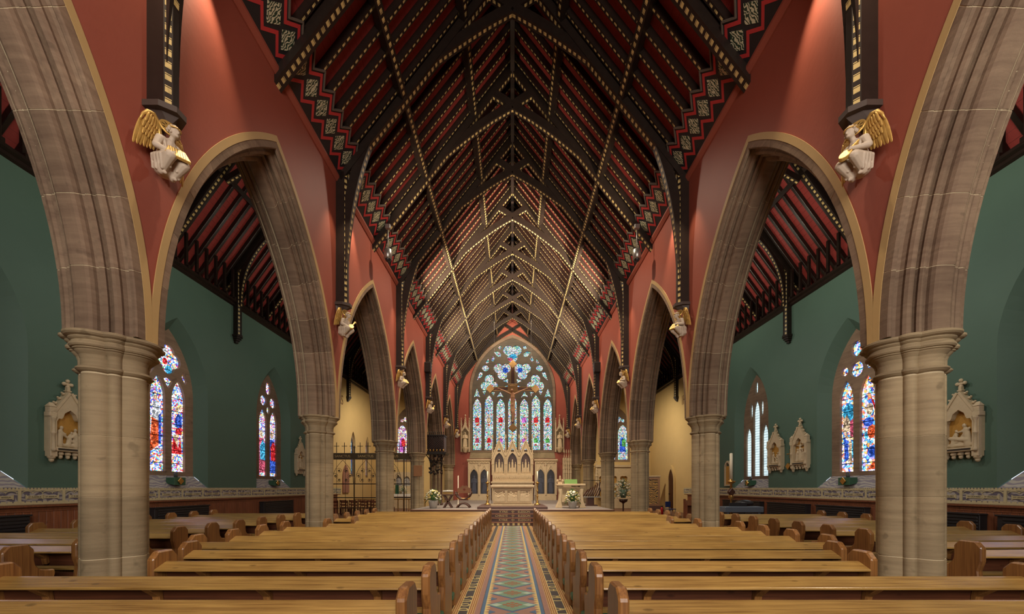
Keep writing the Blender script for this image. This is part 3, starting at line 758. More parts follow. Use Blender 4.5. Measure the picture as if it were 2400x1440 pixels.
# ---- great east window: seven lights under trefoil tracery
def zp(zx, zy): return ((zx / 4.8 + 1080 - 1203.5) / 26.92, 1.75 + (1144 - (780 + zy / 4.8)) / 26.92)
holes = []; LX = [1.026 * k for k in (-3, -2, -1, 0, 1, 2, 3)]
for k, x in enumerate(LX):
    top = 8.75 if abs(k - 3) in (1, 3) else 9.05
    holes.append(lancet(0.365, 5.06, top, 0.8, x, 7))
def both(poly): return [poly, [(-x, z) for x, z in reversed(poly)]]
def poly_z(pts): return [zp(*p) for p in pts]
holes.append(foil(0, 13.55, 0.86, 3, -PI/2, 34, 0.52))
holes += both(foil(-0.88, 12.0, 0.80, 3, -PI/2, 34, 0.52))
holes += both(foil(-2.02, 10.85, 0.80, 3, PI/2, 34, 0.5))
holes += both(poly_z([(380, 215), (430, 205), (468, 235), (462, 272), (425, 268)]))
holes += both(poly_z([(352, 310), (375, 255), (398, 290), (375, 325)]))
holes += both(poly_z([(282, 345), (322, 285), (325, 340)]))
holes += both(ell(*zp(288, 398), 0.30, 0.27))
holes += both(poly_z([(190, 540), (222, 440), (262, 445), (250, 490)]))
holes += both(poly_z([(155, 728), (192, 625), (230, 728), (192, 712)]))
holes += both(poly_z([(412, 728), (455, 662), (497, 728), (455, 712)]))
holes += both(poly_z([(252, 652), (298, 652), (276, 702)]))
holes += both(poly_z([(352, 668), (398, 662), (380, 712)]))
holes += both(poly_z([(480, 540), (545, 512), (540, 565)]))
holes += both(poly_z([(498, 600), (540, 590), (535, 622)]))
holes += both(poly_z([(425, 178), (445, 140), (472, 150), (465, 185)]))
figs = []
rows = [(980, ['red', 'flesh', 'red', None, 'magenta', 'red', 'red'], 0.27), (1212, ['rose', 'red', 'magenta', None, 'magenta', 'green', 'green'], 0.24)]
for zy, cols, r_ in rows:
    for x, c in zip(LX, cols):
        if c:
            z = zp(0, zy)[1]
            figs.append((c, [(x - r_*0.7, z - r_*0.9), (x + r_*0.75, z - r_*0.8), (x + r_*0.6, z + r_*0.7), (x, z + r_), (x - r_*0.75, z + r_*0.5)]))
            figs.append(('flesh', ell(x, z + r_*1.45, r_*0.33, r_*0.4)))
            figs.append(('orange', ell(x, z - r_*1.6, r_*0.4, r_*0.35)))
figs += [('blue', ell(-0.62, 12.05, 0.24, 0.24)), ('blue', ell(0.66, 12.05, 0.22, 0.22)), ('cyan', ell(0.05, 13.25, 0.34, 0.2)), ('rose', ell(-0.2, 13.0, 0.25, 0.14)), ('white', ell(0, 13.75, 0.4, 0.16))]
window('window_%d' % wcount, [(x * 1.01, z if z > 6 else z - 0.03) for x, z in ewo], holes, (0, YE + 0.2, 0), (PI/2, 0, 0), G_E, 0.3, figs, -1, M['tracery'], label='great seven-light east window of stained glass above the altar'); wcount += 1
# stone surround of the east window
sur = curve_mesh([lancet(EW_a + 0.16, EW_z0 - 0.1, EW_zs, EW_h + 0.2, 0, 16), lancet(EW_a - 0.06, EW_z0 + 0.04, EW_zs, EW_h - 0.06, 0, 16)], 0.12, 0.02, 'window_surround')
obj('window_surround', sur, M['arch_stone'], walls['e'], (0, 0, 0.27))

# ================================================================== NAVE ROOF
TAN = 1.27; PH = math.atan(TAN); cP, sP = math.cos(PH), math.sin(PH); SL = 5.0 / cP
def slope_matrix(s, x0=5.0, z0=WT, c=cP, sn=sP):
    ex = Vector((-s * c, 0, sn)); ey = Vector((0, -s, 0)); ez = Vector((s * sn, 0, c))
    m = Matrix((ex, ey, ez)).transposed().to_4x4(); m.translation = Vector((s * x0, 0, z0)); return m
def place(o, m, lx=0, y=0, lz=0):
    q = m.copy(); q.translation = m.translation + m.to_3x3() @ Vector((lx, 0, lz)) + Vector((0, y, 0)); o.matrix_basis = q; return o
def beam(L_, w_, d, x0=0.0, z0=0.0, ch=0.0):
    """beam along local X; underside carries the dash UV"""
    p = [(x0, -w_/2, z0), (x0 + L_, -w_/2, z0), (x0 + L_, w_/2, z0), (x0, w_/2, z0), (x0, -w_/2, z0 + d), (x0 + L_, -w_/2, z0 + d), (x0 + L_, w_/2, z0 + d), (x0, w_/2, z0 + d)]
    fs = [(0, 3, 2, 1), (4, 5, 6, 7), (0, 1, 5, 4), (1, 2, 6, 5), (2, 3, 7, 6), (3, 0, 4, 7)]
    uv = [[(0, 0), (0, 1), (L_, 1), (L_, 0)]] + [None] * 5
    return MB().add(p, fs, uv)
RM = {s: slope_matrix(s) for s in (-1, 1)}
slab = MB()
for s in (-1, 1):
    m = RM[s]
    pts = [m @ Vector((x, 0, z)) for x, z in ((-0.9, 0.20), (SL + 0.35, 0.20), (SL + 0.35, 0.30), (-0.9, 0.30))]
    slab.prism([(p.x, p.z) for p in pts], -6.8, YE + 0.5, 'y')
ceiling = struct(obj('ceiling', slab, M['frieze_black']), 'steep dark nave roof with red boarding between black rafters')
Y0R = 4.9
board_me = MB().box(0.0, 0.205, -(YE + 0.3), 6.8, 0.165, 0.195).mesh('ceiling_board')
board_meR = MB().box(0.0, 0.205, -6.8, YE + 0.3, 0.165, 0.195).mesh('ceiling_board')
for s in (-1, 1):
    x = -0.1
    while x < SL + 0.1:
        place(obj('ceiling_board', board_me if s > 0 else board_meR, M['board'], ceiling), RM[s], x); x += 0.21
    obj('purlin', None or MB(), None, ceiling) if False else None
HB = S / 2
TY = [PY[0] + 0.05 + HB * k for k in range(0, 11)]        # truss lines
raft = beam(SL - 0.70, 0.105, 0.165, 0.70).mesh('rafter')
for s in (-1, 1):
    for k in range(0, 10):
        for j in range(6):
            y = TY[k] + HB * (j + 0.5) / 6
            if y < 6.0: continue
            place(obj('rafter', raft, M['dash'], ceiling), RM[s], 0, y, 0)
# purlins and ridge
for s in (-1, 1):
    for X in (3.18, 1.44):
        lx = (5.0 - X) / cP
        b = beam(YE - Y0R, 0.2, 0.24)
        o = obj('purlin', b.mesh('purlin'), M['dash'], ceiling)
        ex = Vector((0, 1, 0)); n_ = Vector((s * sP, 0, cP)); ey = n_.cross(ex)
        mm = Matrix((ex, ey, n_)).transposed().to_4x4(); mm.translation = RM[s] @ Vector((lx, 0, -0.17)) + Vector((0, Y0R, 0)); o.matrix_basis = mm
obj('ridge_beam', MB().box(-0.07, 0.07, Y0R, YE, WT + 5 * TAN - 0.35, WT + 5 * TAN + 0.1), M['timber'], ceiling)
# painted frieze
def zig(x_tip, x_val, n=6):
    out = []
    for j in range(n):
        y = -HB/2 + HB * j / n
        out += [(x_val, y), (x_tip, y + HB / n / 2)]
    return out + [(x_val, HB/2)]
def zband(a, b, z0, z1):
    return MB().prism(a + list(reversed(b)), z0, z1, 'z')
H6 = HB / 12
fr_board = MB().prism([(0, -HB/2)] + zig(1.02, 1.02 - H6) + [(0, HB/2)], -0.03, 0.02, 'z').mesh('frieze_board')
fr_mould = zband(zig(1.03, 1.03 - H6), zig(0.985, 0.985 - H6), -0.055, 0.0).mesh('frieze_moulding')
fr_up = zband(zig(0.935, 0.935 - H6), zig(0.845, 0.845 - H6), -0.036, -0.02).mesh('red_zigzag')
fr_lo = zband(zig(0.10, 0.10 + H6), zig(0.19, 0.19 + H6), -0.036, -0.02).mesh('red_zigzag')
loz = MB().prism([(-0.235, 0), (0, -0.20), (0.235, 0), (0, 0.20)], -0.038, -0.02, 'z').mesh('leaf_lozenge')
for s in (-1, 1):
    for k in range(10):
        yc = TY[k] + HB / 2
        for me, nm, mt in ((fr_board, 'frieze_board', M['frieze_black']), (fr_mould, 'frieze_moulding', M['frieze_grey']), (fr_up, 'red_zigzag', M['frieze_red']), (fr_lo, 'red_zigzag', M['frieze_red'])):
            place(obj(nm, me, mt, ceiling), RM[s], 0.02, yc)
        for j in range(6):
            place(obj('leaf_lozenge', loz, M['leaf'], ceiling), RM[s], 0.535, yc - HB/2 + HB * (j + 0.5) / 6)
# trusses
def rib(pts, depth, w_):
    """curved timber in the XZ plane: pts = soffit curve, thickness grows outward; soffit has dash UV"""
    n = len(pts); vs_ = []; outer = []
    for i, (x, z) in enumerate(pts):
        ax, az = pts[max(i - 1, 0)]; bx, bz = pts[min(i + 1, n - 1)]
        tx, tz = bx - ax, bz - az; l = math.hypot(tx, tz); outer.append((x - tz / l * depth, z + tx / l * depth))
    u = 0; us = [0]
    for i in range(n - 1): u += math.hypot(pts[i+1][0] - pts[i][0], pts[i+1][1] - pts[i][1]); us.append(u)
    for (x, z), (ox, oz) in zip(pts, outer): vs_ += [(x, -w_/2, z), (x, w_/2, z), (ox, w_/2, oz), (ox, -w_/2, oz)]
    mb = MB(); fs = []; uv = []
    for i in range(n - 1):
        a, b = i * 4, i * 4 + 4
        fs.append((a, a+1, b+1, b)); uv.append([(us[i], 0), (us[i], 1), (us[i+1], 1), (us[i+1], 0)])
        for q in ((1, 2), (2, 3), (3, 0)): fs.append((a+q[0], a+q[1], b+q[1], b+q[0])); uv.append(None)
    fs += [(0, 3, 2, 1), ((n-1)*4, (n-1)*4+1, (n-1)*4+2, (n-1)*4+3)]; uv += [None, None]
    return mb.add(vs_, fs, uv)
def smooth_pts(pts, k=3):
    out = []
    n = len(pts)
    for i in range(n - 1):
        p0, p1, p2, p3 = pts[max(i-1, 0)], pts[i], pts[i+1], pts[min(i+2, n-1)]
        for j in range(k):
            t = j / k
            out.append(tuple(0.5*((2*p1[d]) + (-p0[d]+p2[d])*t + (2*p0[d]-5*p1[d]+4*p2[d]-p3[d])*t*t + (-p0[d]+3*p1[d]-3*p2[d]+p3[d])*t**3) for d in (0, 1)))
    return out + [pts[-1]]
main_c = smooth_pts([(-4.74, 7.6), (-4.71, 8.3), (-4.62, 9.2), (-4.44, 10.2), (-4.16, 11.2), (-3.78, 12.08), (-3.26, 12.85), (-2.66, 13.48), (-2.04, 13.98), (-1.23, 14.55), (-0.6, 14.95), (0.0, 15.28)])
mid_c = smooth_pts([(-3.72, 12.05), (-3.07, 12.93), (-2.3, 13.68), (-1.54, 14.3), (-0.7, 14.9), (0.0, 15.3)])
arm_c = [(0.05, 15.34), (0.45, 15.62), (0.86, 15.86)]
def flip_mesh(mb):
    q = MB(); q.v = [(-x, y, z) for x, y, z in mb.v]; q.f, q.uv, q.sm, q.mi = mb.f, mb.uv, mb.sm, mb.mi; return q
me_main = rib(main_c, 0.27, 0.2); me_mid = rib(mid_c, 0.26, 0.2)
arm = MB()
RM_main = {-1: me_main.mesh('arch_brace'), 1: flip_mesh(me_main).mesh('arch_brace')}
RM_mid = {-1: me_mid.mesh('scissor_brace'), 1: flip_mesh(me_mid).mesh('scissor_brace')}
a_ = rib(arm_c, 0.24, 0.2)
RM_arm = {1: a_.mesh('scissor_arm'), -1: flip_mesh(a_).mesh('scissor_arm')}
prin = beam(SL + 0.25, 0.24, 0.26, -0.28, -0.20).mesh('principal_rafter')
prin_main = beam(SL + 0.0, 0.24, 0.26, 0.0, -0.20).mesh('principal_rafter')
def post_mesh(d, w_, z0, z1, ch=0.07):
    sec = [(0, -w_/2), (d - ch, -w_/2), (d, -w_/2 + ch), (d, w_/2 - ch), (d - ch, w_/2), (0, w_/2)]
    n = len(sec); vs_ = [(x, y, z0) for x, y in sec] + [(x, y, z1) for x, y in sec]; fs = []; uv = []
    for i in range(n):
        j = (i + 1) % n; fs.append((i, j, n + j, n + i))
        uv.append([(0, 0.22), (0, 0.78), (z1 - z0, 0.78), (z1 - z0, 0.22)] if i in (1, 3) else None)
    fs += [tuple(range(n - 1, -1, -1)), tuple(range(n, 2 * n))]; uv += [None, None]
    return MB().add(vs_, fs, uv)
post = post_mesh(0.30, 0.24, 7.0, 10.72).mesh('wall_post')
shelf = MB().prism([(0, -0.19), (0.22, -0.19), (0.38, -0.08), (0.38, 0.08), (0.22, 0.19), (0, 0.19)], 6.92, 7.0, 'z')
shelf.add([(0, -0.14, 6.92), (0.20, -0.11, 6.92), (0.34, 0, 6.92), (0.20, 0.11, 6.92), (0, 0.14, 6.92), (0, -0.08, 6.72), (0.20, 0, 6.80), (0, 0.08, 6.72)], [(0, 1, 6, 5), (1, 2, 6), (2, 3, 6), (3, 4, 7, 6), (5, 6, 7)])
shelf = shelf.mesh('corbel_shelf')
foot = MB().box(-0.3, 0.0, -0.12, 0.12, -0.35, 0.0).mesh('truss_foot', 0.02)
M['shelf'] = plain('dark_stone_shelf', (74, 62, 56), 0.5, 0.2)
ordn = ['first', 'second', 'third', 'fourth', 'fifth', 'sixth', 'seventh', 'eighth', 'ninth', 'tenth', 'eleventh', 'twelfth', 'thirteenth', 'fourteenth', 'fifteenth']
for k, y in enumerate(TY):
    main = k % 2 == 0
    yy = y - (0.15 if k == 10 else 0)
    kk = 10 - k
    lab = ('black arch-braced roof truss on wall posts' if main else 'black scissor roof truss without wall posts') + ', ' + ('against the east wall' if kk == 0 else '%s truss out from the east wall' % ordn[kk - 1])
    t = thing('roof_truss', lab, 'roof truss', (0, yy, 0), (0, 0, 0), 'nave roof trusses')
    for s in (-1, 1):
        mm = RM[s]
        o = obj('principal_rafter', prin_main if main else prin, M['dash'], t); place(o, mm)
        obj('arch_brace' if main else 'scissor_brace', (RM_main if main else RM_mid)[s], M['dash'], t)
        obj('scissor_arm', RM_arm[s], M['dash'], t)
        if main:
            obj('wall_post', post, M['dash'], t, (s * 5.0, 0, 0), (0, 0, 0 if s < 0 else PI))
            obj('corbel_shelf', shelf, M['shelf'], t, (s * 5.0, 0, 0), (0, 0, 0 if s < 0 else PI))
# ================================================================== AISLE ROOFS
TA = 1.38; PA = math.atan(TA); cA, sA = math.cos(PA), math.sin(PA)
XA0 = 13.05; ZA0 = 11.1 - 1.05 * TA; SLA = (XA0 - 8.75) / cA
AM = {s: slope_matrix(s, XA0, ZA0, cA, sA) for s in (-1, 1)}
for s, side in ((-1, 'left'), (1, 'right')):
    mm = AM[s]; slab = MB()
    pts = [mm @ Vector((x, 0, z)) for x, z in ((-0.8, 0.19), (SLA + 0.3, 0.19), (SLA + 0.3, 0.28), (-0.8, 0.28))]
    slab.prism([(p.x, p.z) for p in pts], -6.8, YE + 0.5, 'y')
    xi = 5.75; zi = 11.1 + (xi - 5.5) * TA
    slab.prism([(s * 8.75, ZA0 + (XA0 - 8.75) * TA + 0.3), (s * 8.75, ZA0 + (XA0 - 8.75) * TA + 0.5), (s * xi, zi + 0.5), (s * xi, zi + 0.3)], -6.8, YE + 0.5, 'y')
    ac = struct(obj('ceiling_aisle_' + side, slab, M['frieze_black']), 'steep %s aisle roof of red boards and black rafters' % side)
    bme = (MB().box(0.0, 0.23, -(YE + 0.3), 6.8, 0.15, 0.185) if s > 0 else MB().box(0.0, 0.23, -6.8, YE + 0.3, 0.15, 0.185)).mesh('ceiling_board')
    x = 0.0
    while x < SLA:
        place(obj('ceiling_board', bme, M['board'], ac), mm, x); x += 0.235
    rme = MB().box(0.0, SLA, -0.055, 0.055, 0.0, 0.15).mesh('aisle_rafter', 0.012)
    ash = MB().box(-0.05, 0.05, -0.045, 0.045, 0, 1.32).box(-0.13, 0.07, -0.05, 0.05, -0.02, 0.12).mesh('ashlar_post', 0.01)
    n_ = int((YE - 7.6) / (HB / 6))
    for j in range(n_):
        y = TY[0] + HB * (j + 0.5) / 6 + 2.4
        if y > YE - 0.1: break
        place(obj('aisle_rafter', rme, M['timber'], ac), mm, 0, y)
        obj('ashlar_post', ash, M['timber'], ac, (s * (XW - 0.06), y, 9.78), (0, 0, 0 if s > 0 else PI))
    obj('wall_plate', MB().prism([(s*XW, 9.56), (s*(XW - 0.08), 9.60), (s*(XW - 0.08), 9.68), (s*(XW - 0.17), 9.72), (s*(XW - 0.17), 9.80), (s*XW, 9.80)], -6.8, YE, 'y'), M['timber'], ac)
    o = obj('purlin', beam(YE - Y0R, 0.16, 0.2).mesh('purlin'), M['timber'], ac)
    ex = Vector((0, 1, 0)); nn = Vector((s * sA, 0, cA)); ey = nn.cross(ex)
    q = Matrix((ex, ey, nn)).transposed().to_4x4(); q.translation = mm @ Vector(((XA0 - 10.5) / cA, 0, -0.16)) + Vector((0, Y0R, 0)); o.matrix_basis = q
    apr = beam(SLA - 1.0, 0.2, 0.24, 0.9, -0.16).mesh('principal_rafter')
    def AX(pts): return [(-(x), z) for x, z in pts]
    brc = smooth_pts([(-11.72, 9.6), (-11.66, 10.4), (-11.45, 11.2), (-11.05, 11.95), (-10.5, 12.6), (-9.95, 13.1)])
    sca = [(-10.25, 12.7), (-9.4, 13.2), (-8.5, 13.6), (-7.6, 13.85)]
    b1 = rib(brc, 0.2, 0.16); b2 = rib(sca, 0.2, 0.16)
    b1 = (b1 if s < 0 else flip_mesh(b1)).mesh('curved_brace'); b2 = (b2 if s < 0 else flip_mesh(b2)).mesh('scissor_brace')
    apost = post_mesh(0.26, 0.22, 8.35, 11.0, 0.06).mesh('wall_post')
    acor = MB()
    for i, (d, z) in enumerate(((0.32, 8.25), (0.27, 8.17), (0.21, 8.09), (0.14, 8.0))): acor.prism([(0, -d*0.55), (d*0.7, -d*0.55), (d, 0), (d*0.7, d*0.55), (0, d*0.55)], z, z + (0.10 if i == 0 else 0.085), 'z')
    acor = acor.mesh('corbel', 0.008)
    for k in range(1, 11):
        y = TY[k]; main = k % 2 == 0
        if k == 10: continue
        pk = ['', 'short black truss between the nearest', 'black truss with wall post at the second', 'short black truss past the second', 'black truss with wall post at the third', 'short black truss past the third', 'black truss with wall post at the fourth', 'short black truss past the fourth', 'black truss with wall post at the fifth', 'short black truss past the fifth'][k]
        lab = '%s pier%s in the %s aisle roof' % (pk, 's' if k == 1 else '', side)
        t = thing('aisle_truss', lab, 'roof truss', (0, y, 0), (0, 0, 0), 'aisle roof trusses')
        place(obj('principal_rafter', apr, M['dash'], t), mm)
        obj('scissor_brace', b2, M['dash'], t)
        if main:
            obj('curved_brace', b1, M['dash'], t)
            obj('wall_post', apost, M['dash'], t, (s * XW, 0, 0), (0, 0, 0 if s < 0 else PI))
            obj('corbel', acor, M['timber'], t, (s * XW, 0, 0), (0, 0, 0 if s < 0 else PI))
# ================================================================== FITTINGS ON THE WALLS
def obj_w(name, me, m, parent, loc, rot=(0, 0, 0), scale=None):
    o = obj(name, me, m, parent, loc, rot, scale); o.matrix_parent_inverse = parent.matrix_basis.inverted(); return o
M['buff'] = plain('buff_glazed_tile', (196, 184, 146), 0.4, 0.12, 14)
M['dado'] = leaf_panel('lilac_leaf_tile', (170, 164, 160), (104, 98, 112), 7)
M['ink'] = plain('dark_brown_lettering', (60, 52, 44), 0.5, 0.1)
TWD, THT = 0.935, 0.42
def dado_tile():
    b = MB().box(0, TWD, 0, THT, 0, 0.02, mi=0)
    b.box(0, TWD, 0, 0.05, 0.02, 0.035, mi=1)
    for k in range(8): b.box(TWD*k/8 + 0.01, TWD*(k+1)/8 - 0.02, 0.05, 0.085, 0.02, 0.032, mi=1)
    b.box(0, TWD, 0.345, 0.385, 0.02, 0.035, mi=1)
    for k in range(13): b.box(TWD*k/13 + 0.01, TWD*(k+1)/13 - 0.02, 0.385, THT, 0.02, 0.03, mi=1)
    b.box(-0.03, 0.03, 0.05, 0.345, 0.02, 0.04, mi=1)
    for k in range(4):      # cusped heads
        x0 = 0.05 + (TWD - 0.1) * k / 4; w_ = (TWD - 0.1) / 4; pts = []
        for i in range(9): a = PI * i / 8; pts.append((x0 + w_/2 - math.cos(a) * w_/2, 0.27 + 0.06 * math.sin(a)))
        up = [(x, y + 0.02) for x, y in reversed(pts)]
        for i in range(8): b.prism([pts[i], pts[i+1], (pts[i+1][0], pts[i+1][1] + 0.018), (pts[i][0], pts[i][1] + 0.018)], 0.02, 0.034, 'z', mi=1)
    for x0, x1 in ((0.14, 0.46), (0.49, 0.80)):
        b.box(x0, x1, 0.15, 0.225, 0.02, 0.036, mi=1)
        for xe in (x0 - 0.02, x1): b.box(xe, xe + 0.02, 0.13, 0.25, 0.02, 0.04, mi=1)
    return b.mesh('dado_tile')
tile_me = dado_tile()
wb = MB().box(-0.05, 0.0, 0.003, 0.157, 0, 1.15).mesh('wainscot_board', 0.006)
saints = {-1: ['ST EUSEBIUS', 'ST ANSELM'], 1: ['ST LEONARD', 'ST WILFRED']}
for s, side in ((-1, 'left'), (1, 'right')):
    w = walls[s]; rot = (PI/2, 0, PI/2) if s < 0 else (PI/2, 0, -PI/2)
    y = 7.6; k = 0
    while y < 26.5:
        # on the right wall text-space runs toward -Y
        yo = y if s < 0 else y + TWD
        obj_w('dado_tile', tile_me, [M['dado'], M['buff']], w, (s * XW, yo, 1.33), rot)
        if y < 17:
            for j, (xm, tx) in enumerate(zip((0.30, 0.645), saints[s])):
                yy = yo + xm if s < 0 else yo - xm
                obj_w('saint_name', text_mesh(tx, 0.052, 0.001, sx=0.92), M['ink'], w, (s * (XW - 0.038), yy, 1.33 + 0.188), rot)
        y += TWD; k += 1
    y = 7.6
    while y < 26.5:
        obj_w('wainscot_board', wb, M['wainscot'], w, (s * XW, y, 0), (0, 0, 0), (s, 1, 1)); y += 0.16
    obj_w('wainscot_cap', MB().prism([(0, 1.15), (-0.06, 1.15), (-0.06, 1.24), (-0.12, 1.27), (-0.12, 1.31), (0, 1.33)], 7.6, 26.6, 'y').mesh('wainscot_cap'), M['wainscot'], w, (s * XW, 0, 0), (0, 0, 0), (s, 1, 1))
# ---- radiators
def radiator(s, y0, y1, lab):
    t = thing('radiator', lab, 'radiator', (s * (XW - 0.06), (y0 + y1) / 2, 0), (0, 0, 0 if s > 0 else PI), 'black radiators along the aisle walls')
    h = (y1 - y0) / 2
    obj('casing', MB().box(-0.20, 0.0, -h, h, 0.30, 1.06).mesh('casing', 0.01), M['radiator'], t)
    obj('top_shelf', MB().box(-0.24, 0.0, -h - 0.02, h + 0.02, 1.06, 1.10).mesh('top_shelf', 0.008), M['radiator'], t)
    sl = MB().box(-0.225, -0.20, -h + 0.03, h - 0.12, -0.028, 0.028).mesh('slat', 0.008)
    for k in range(8): obj('slat', sl, M['radiator'], t, (0, 0, 0.42 + k * 0.082))
    obj('plinth', MB().box(-0.16, 0, -h + 0.05, h - 0.05, 0, 0.30), M['radiator'], t)
for s, y0, y1, lab in ((-1, 7.2, 9.5, 'black slatted radiator on the left aisle wall, cut by the picture edge'), (-1, 12.8, 15.1, 'black radiator under the left stained window with robed figures'), (-1, 18.4, 20.9, 'black radiator farthest along the left aisle wall'),
                       (1, 7.3, 9.45, 'black radiator on the right aisle wall, cut by the picture edge'), (1, 9.8, 12.2, 'black radiator right of the nearest right pier below the carved plaque'), (1, 13.0, 15.1, 'black radiator under the blue and orange stained window'), (1, 15.6, 18.0, 'black radiator below the pair of carved plaques'), (1, 18.5, 21.8, 'long black radiator under the clear leaded window')):
    radiator(s, y0, y1, lab)
# ---- carved stations on the aisle walls
def fig_prims(x, z, h, lean=0.0, arm=None):
    r = h * 0.13; p = [('c', (x, 0, z), (x + lean * 0.5, 0, z + h*0.5), r*1.25, r*1.05), ('c', (x + lean*0.5, 0, z + h*0.5), (x + lean, 0, z + h*0.72), r*1.05, r*0.95), ('e', (x + lean*1.25, -0.03, z + h*0.92), (h*0.085, h*0.085, h*0.10))]
    if arm: p.append(('c', (x + lean, -0.03, z + h*0.68), (x + arm[0], -0.05, z + arm[1]), r*0.5, r*0.35))
    return p
rel = []
rel += fig_prims(-0.19, 0.42, 0.50, 0.03, (0.12, 0.30)) + fig_prims(0.20, 0.42, 0.47, -0.02, (-0.12, 0.22)) + fig_prims(0.02, 0.42, 0.38, 0.05, (0.14, 0.2)) + fig_prims(0.30, 0.42, 0.42, 0.0)
rel += [('c', (-0.20, -0.02, 0.78), (0.16, -0.02, 0.50), 0.03, 0.03), ('c', (-0.28, 0, 0.42), (0.32, 0, 0.42), 0.05, 0.05)]
relA = sculpt(rel, 0.016, 'relief_figures')
rel = fig_prims(0.16, 0.42, 0.56, -0.06, (-0.2, 0.35)) + fig_prims(-0.2, 0.42, 0.42, 0.08, (0.14, 0.2)) + fig_prims(-0.02, 0.42, 0.30, 0.06) + [('c', (-0.3, 0, 0.42), (0.3, 0, 0.42), 0.05, 0.05), ('c', (-0.25, -0.02, 0.62), (0.15, -0.04, 0.55), 0.05, 0.06), ('c', (-0.1, -0.02, 0.5), (0.2, -0.02, 0.86), 0.03, 0.03)]
relB = sculpt(rel, 0.016, 'relief_figures')
rel = fig_prims(0.0, 0.45, 0.62, 0.0, (0.2, 0.45)) + fig_prims(-0.2, 0.42, 0.5, 0.05, (0.1, 0.3)) + fig_prims(0.2, 0.42, 0.44, -0.04) + fig_prims(0.05, 0.42, 0.28, -0.08) + [('c', (-0.3, 0, 0.42), (0.3, 0, 0.42), 0.05, 0.05), ('c', (0.0, 0.0, 0.6), (0.0, 0.0, 1.22), 0.025, 0.025), ('c', (-0.22, 0.0, 1.05), (0.22, 0.0, 1.05), 0.025, 0.025)]
relC = sculpt(rel, 0.016, 'relief_figures')
hole = [(-0.31, 0.36), (-0.31, 1.02), (-0.27, 1.10), (-0.20, 1.10), (-0.17, 1.14), (-0.13, 1.26), (0, 1.36), (0.13, 1.26), (0.17, 1.14), (0.20, 1.10), (0.27, 1.10), (0.31, 1.02), (0.31, 0.36)]
st_frame = curve_mesh([[(-0.46, 0.24), (0.46, 0.24), (0.46, 1.22), (0.40, 1.22), (0.02, 1.80), (-0.02, 1.80), (-0.40, 1.22), (-0.46, 1.22)], hole], 0.16, 0.015, 'plaque_frame')
gab = MB()
for s in (-1, 1):
    d = Vector((s * 0.40, 0, 1.16)), Vector((0, 0, 1.80)); v = (d[1] - d[0]).normalized(); nrm = Vector((v.z, 0, -v.x)) * s
    gab.add([d[0] + Vector((0, -0.16, 0)), d[1] + Vector((0, -0.16, 0)), d[1] + nrm*0.06 + Vector((0, -0.16, 0)), d[0] + nrm*0.06 + Vector((0, -0.16, 0)), d[0], d[1], d[1] + nrm*0.06, d[0] + nrm*0.06], [(0,1,2,3), (7,6,5,4), (0,4,5,1), (2,6,7,3), (1,5,6,2), (0,3,7,4)])
gab = gab.mesh('gable_coping')
col_me = MB().lathe([(0.05, 0.24), (0.05, 0.30), (0.035, 0.33), (0.032, 0.68), (0.048, 0.70), (0.048, 0.73), (0.032, 0.75), (0.032, 1.02), (0.05, 1.07), (0.06, 1.10), (0.06, 1.13)], 10).mesh('colonnette')
pin_me = MB().box(-0.085, 0.085, -0.07, 0.09, 1.13, 1.24).box(-0.07, 0.07, -0.06, 0.08, 1.24, 1.38).add([(-0.085, -0.075, 1.38), (0.085, -0.075, 1.38), (0.085, 0.09, 1.38), (-0.085, 0.09, 1.38), (0.04, 0, 1.50), (-0.04, 0, 1.50)], [(0,1,4,5), (1,2,4), (2,3,5,4), (3,0,5), (3,2,1,0)]).mesh('pinnacle_block', 0.008)
cro_me = MB().ball((0, 0, 0), (0.045, 0.04, 0.04), 8, 5).ball((0.04, -0.01, 0.02), 0.028, 6, 4).mesh('crocket')
fin = MB().box(-0.035, 0.035, -0.035, 0.035, 1.76, 1.98).box(-0.055, 0.055, -0.05, 0.05, 1.86, 1.89)
for dx, dz in ((0.085, 0), (-0.085, 0), (0, 0.085), (0, -0.07)): fin.ball((dx, 0, 2.06 + dz), (0.05, 0.04, 0.05), 8, 6)
fin.box(-0.09, 0.09, -0.025, 0.025, 2.03, 2.09)
fin = fin.mesh('cross_finial')
cor_me = MB().ball((0, 0, 0.13), (0.07, 0.07, 0.06), 10, 6).ball((0, 0, 0.05), (0.045, 0.045, 0.06), 8, 5).mesh('pendant_boss')
cor_big = MB().box(-0.08, 0.08, -0.08, 0.08, 0.10, 0.25).ball((0, 0, 0.10), (0.09, 0.08, 0.08), 10, 6).ball((0, 0, 0.02), (0.06, 0.05, 0.07), 8, 5).mesh('corner_bracket', 0.01)
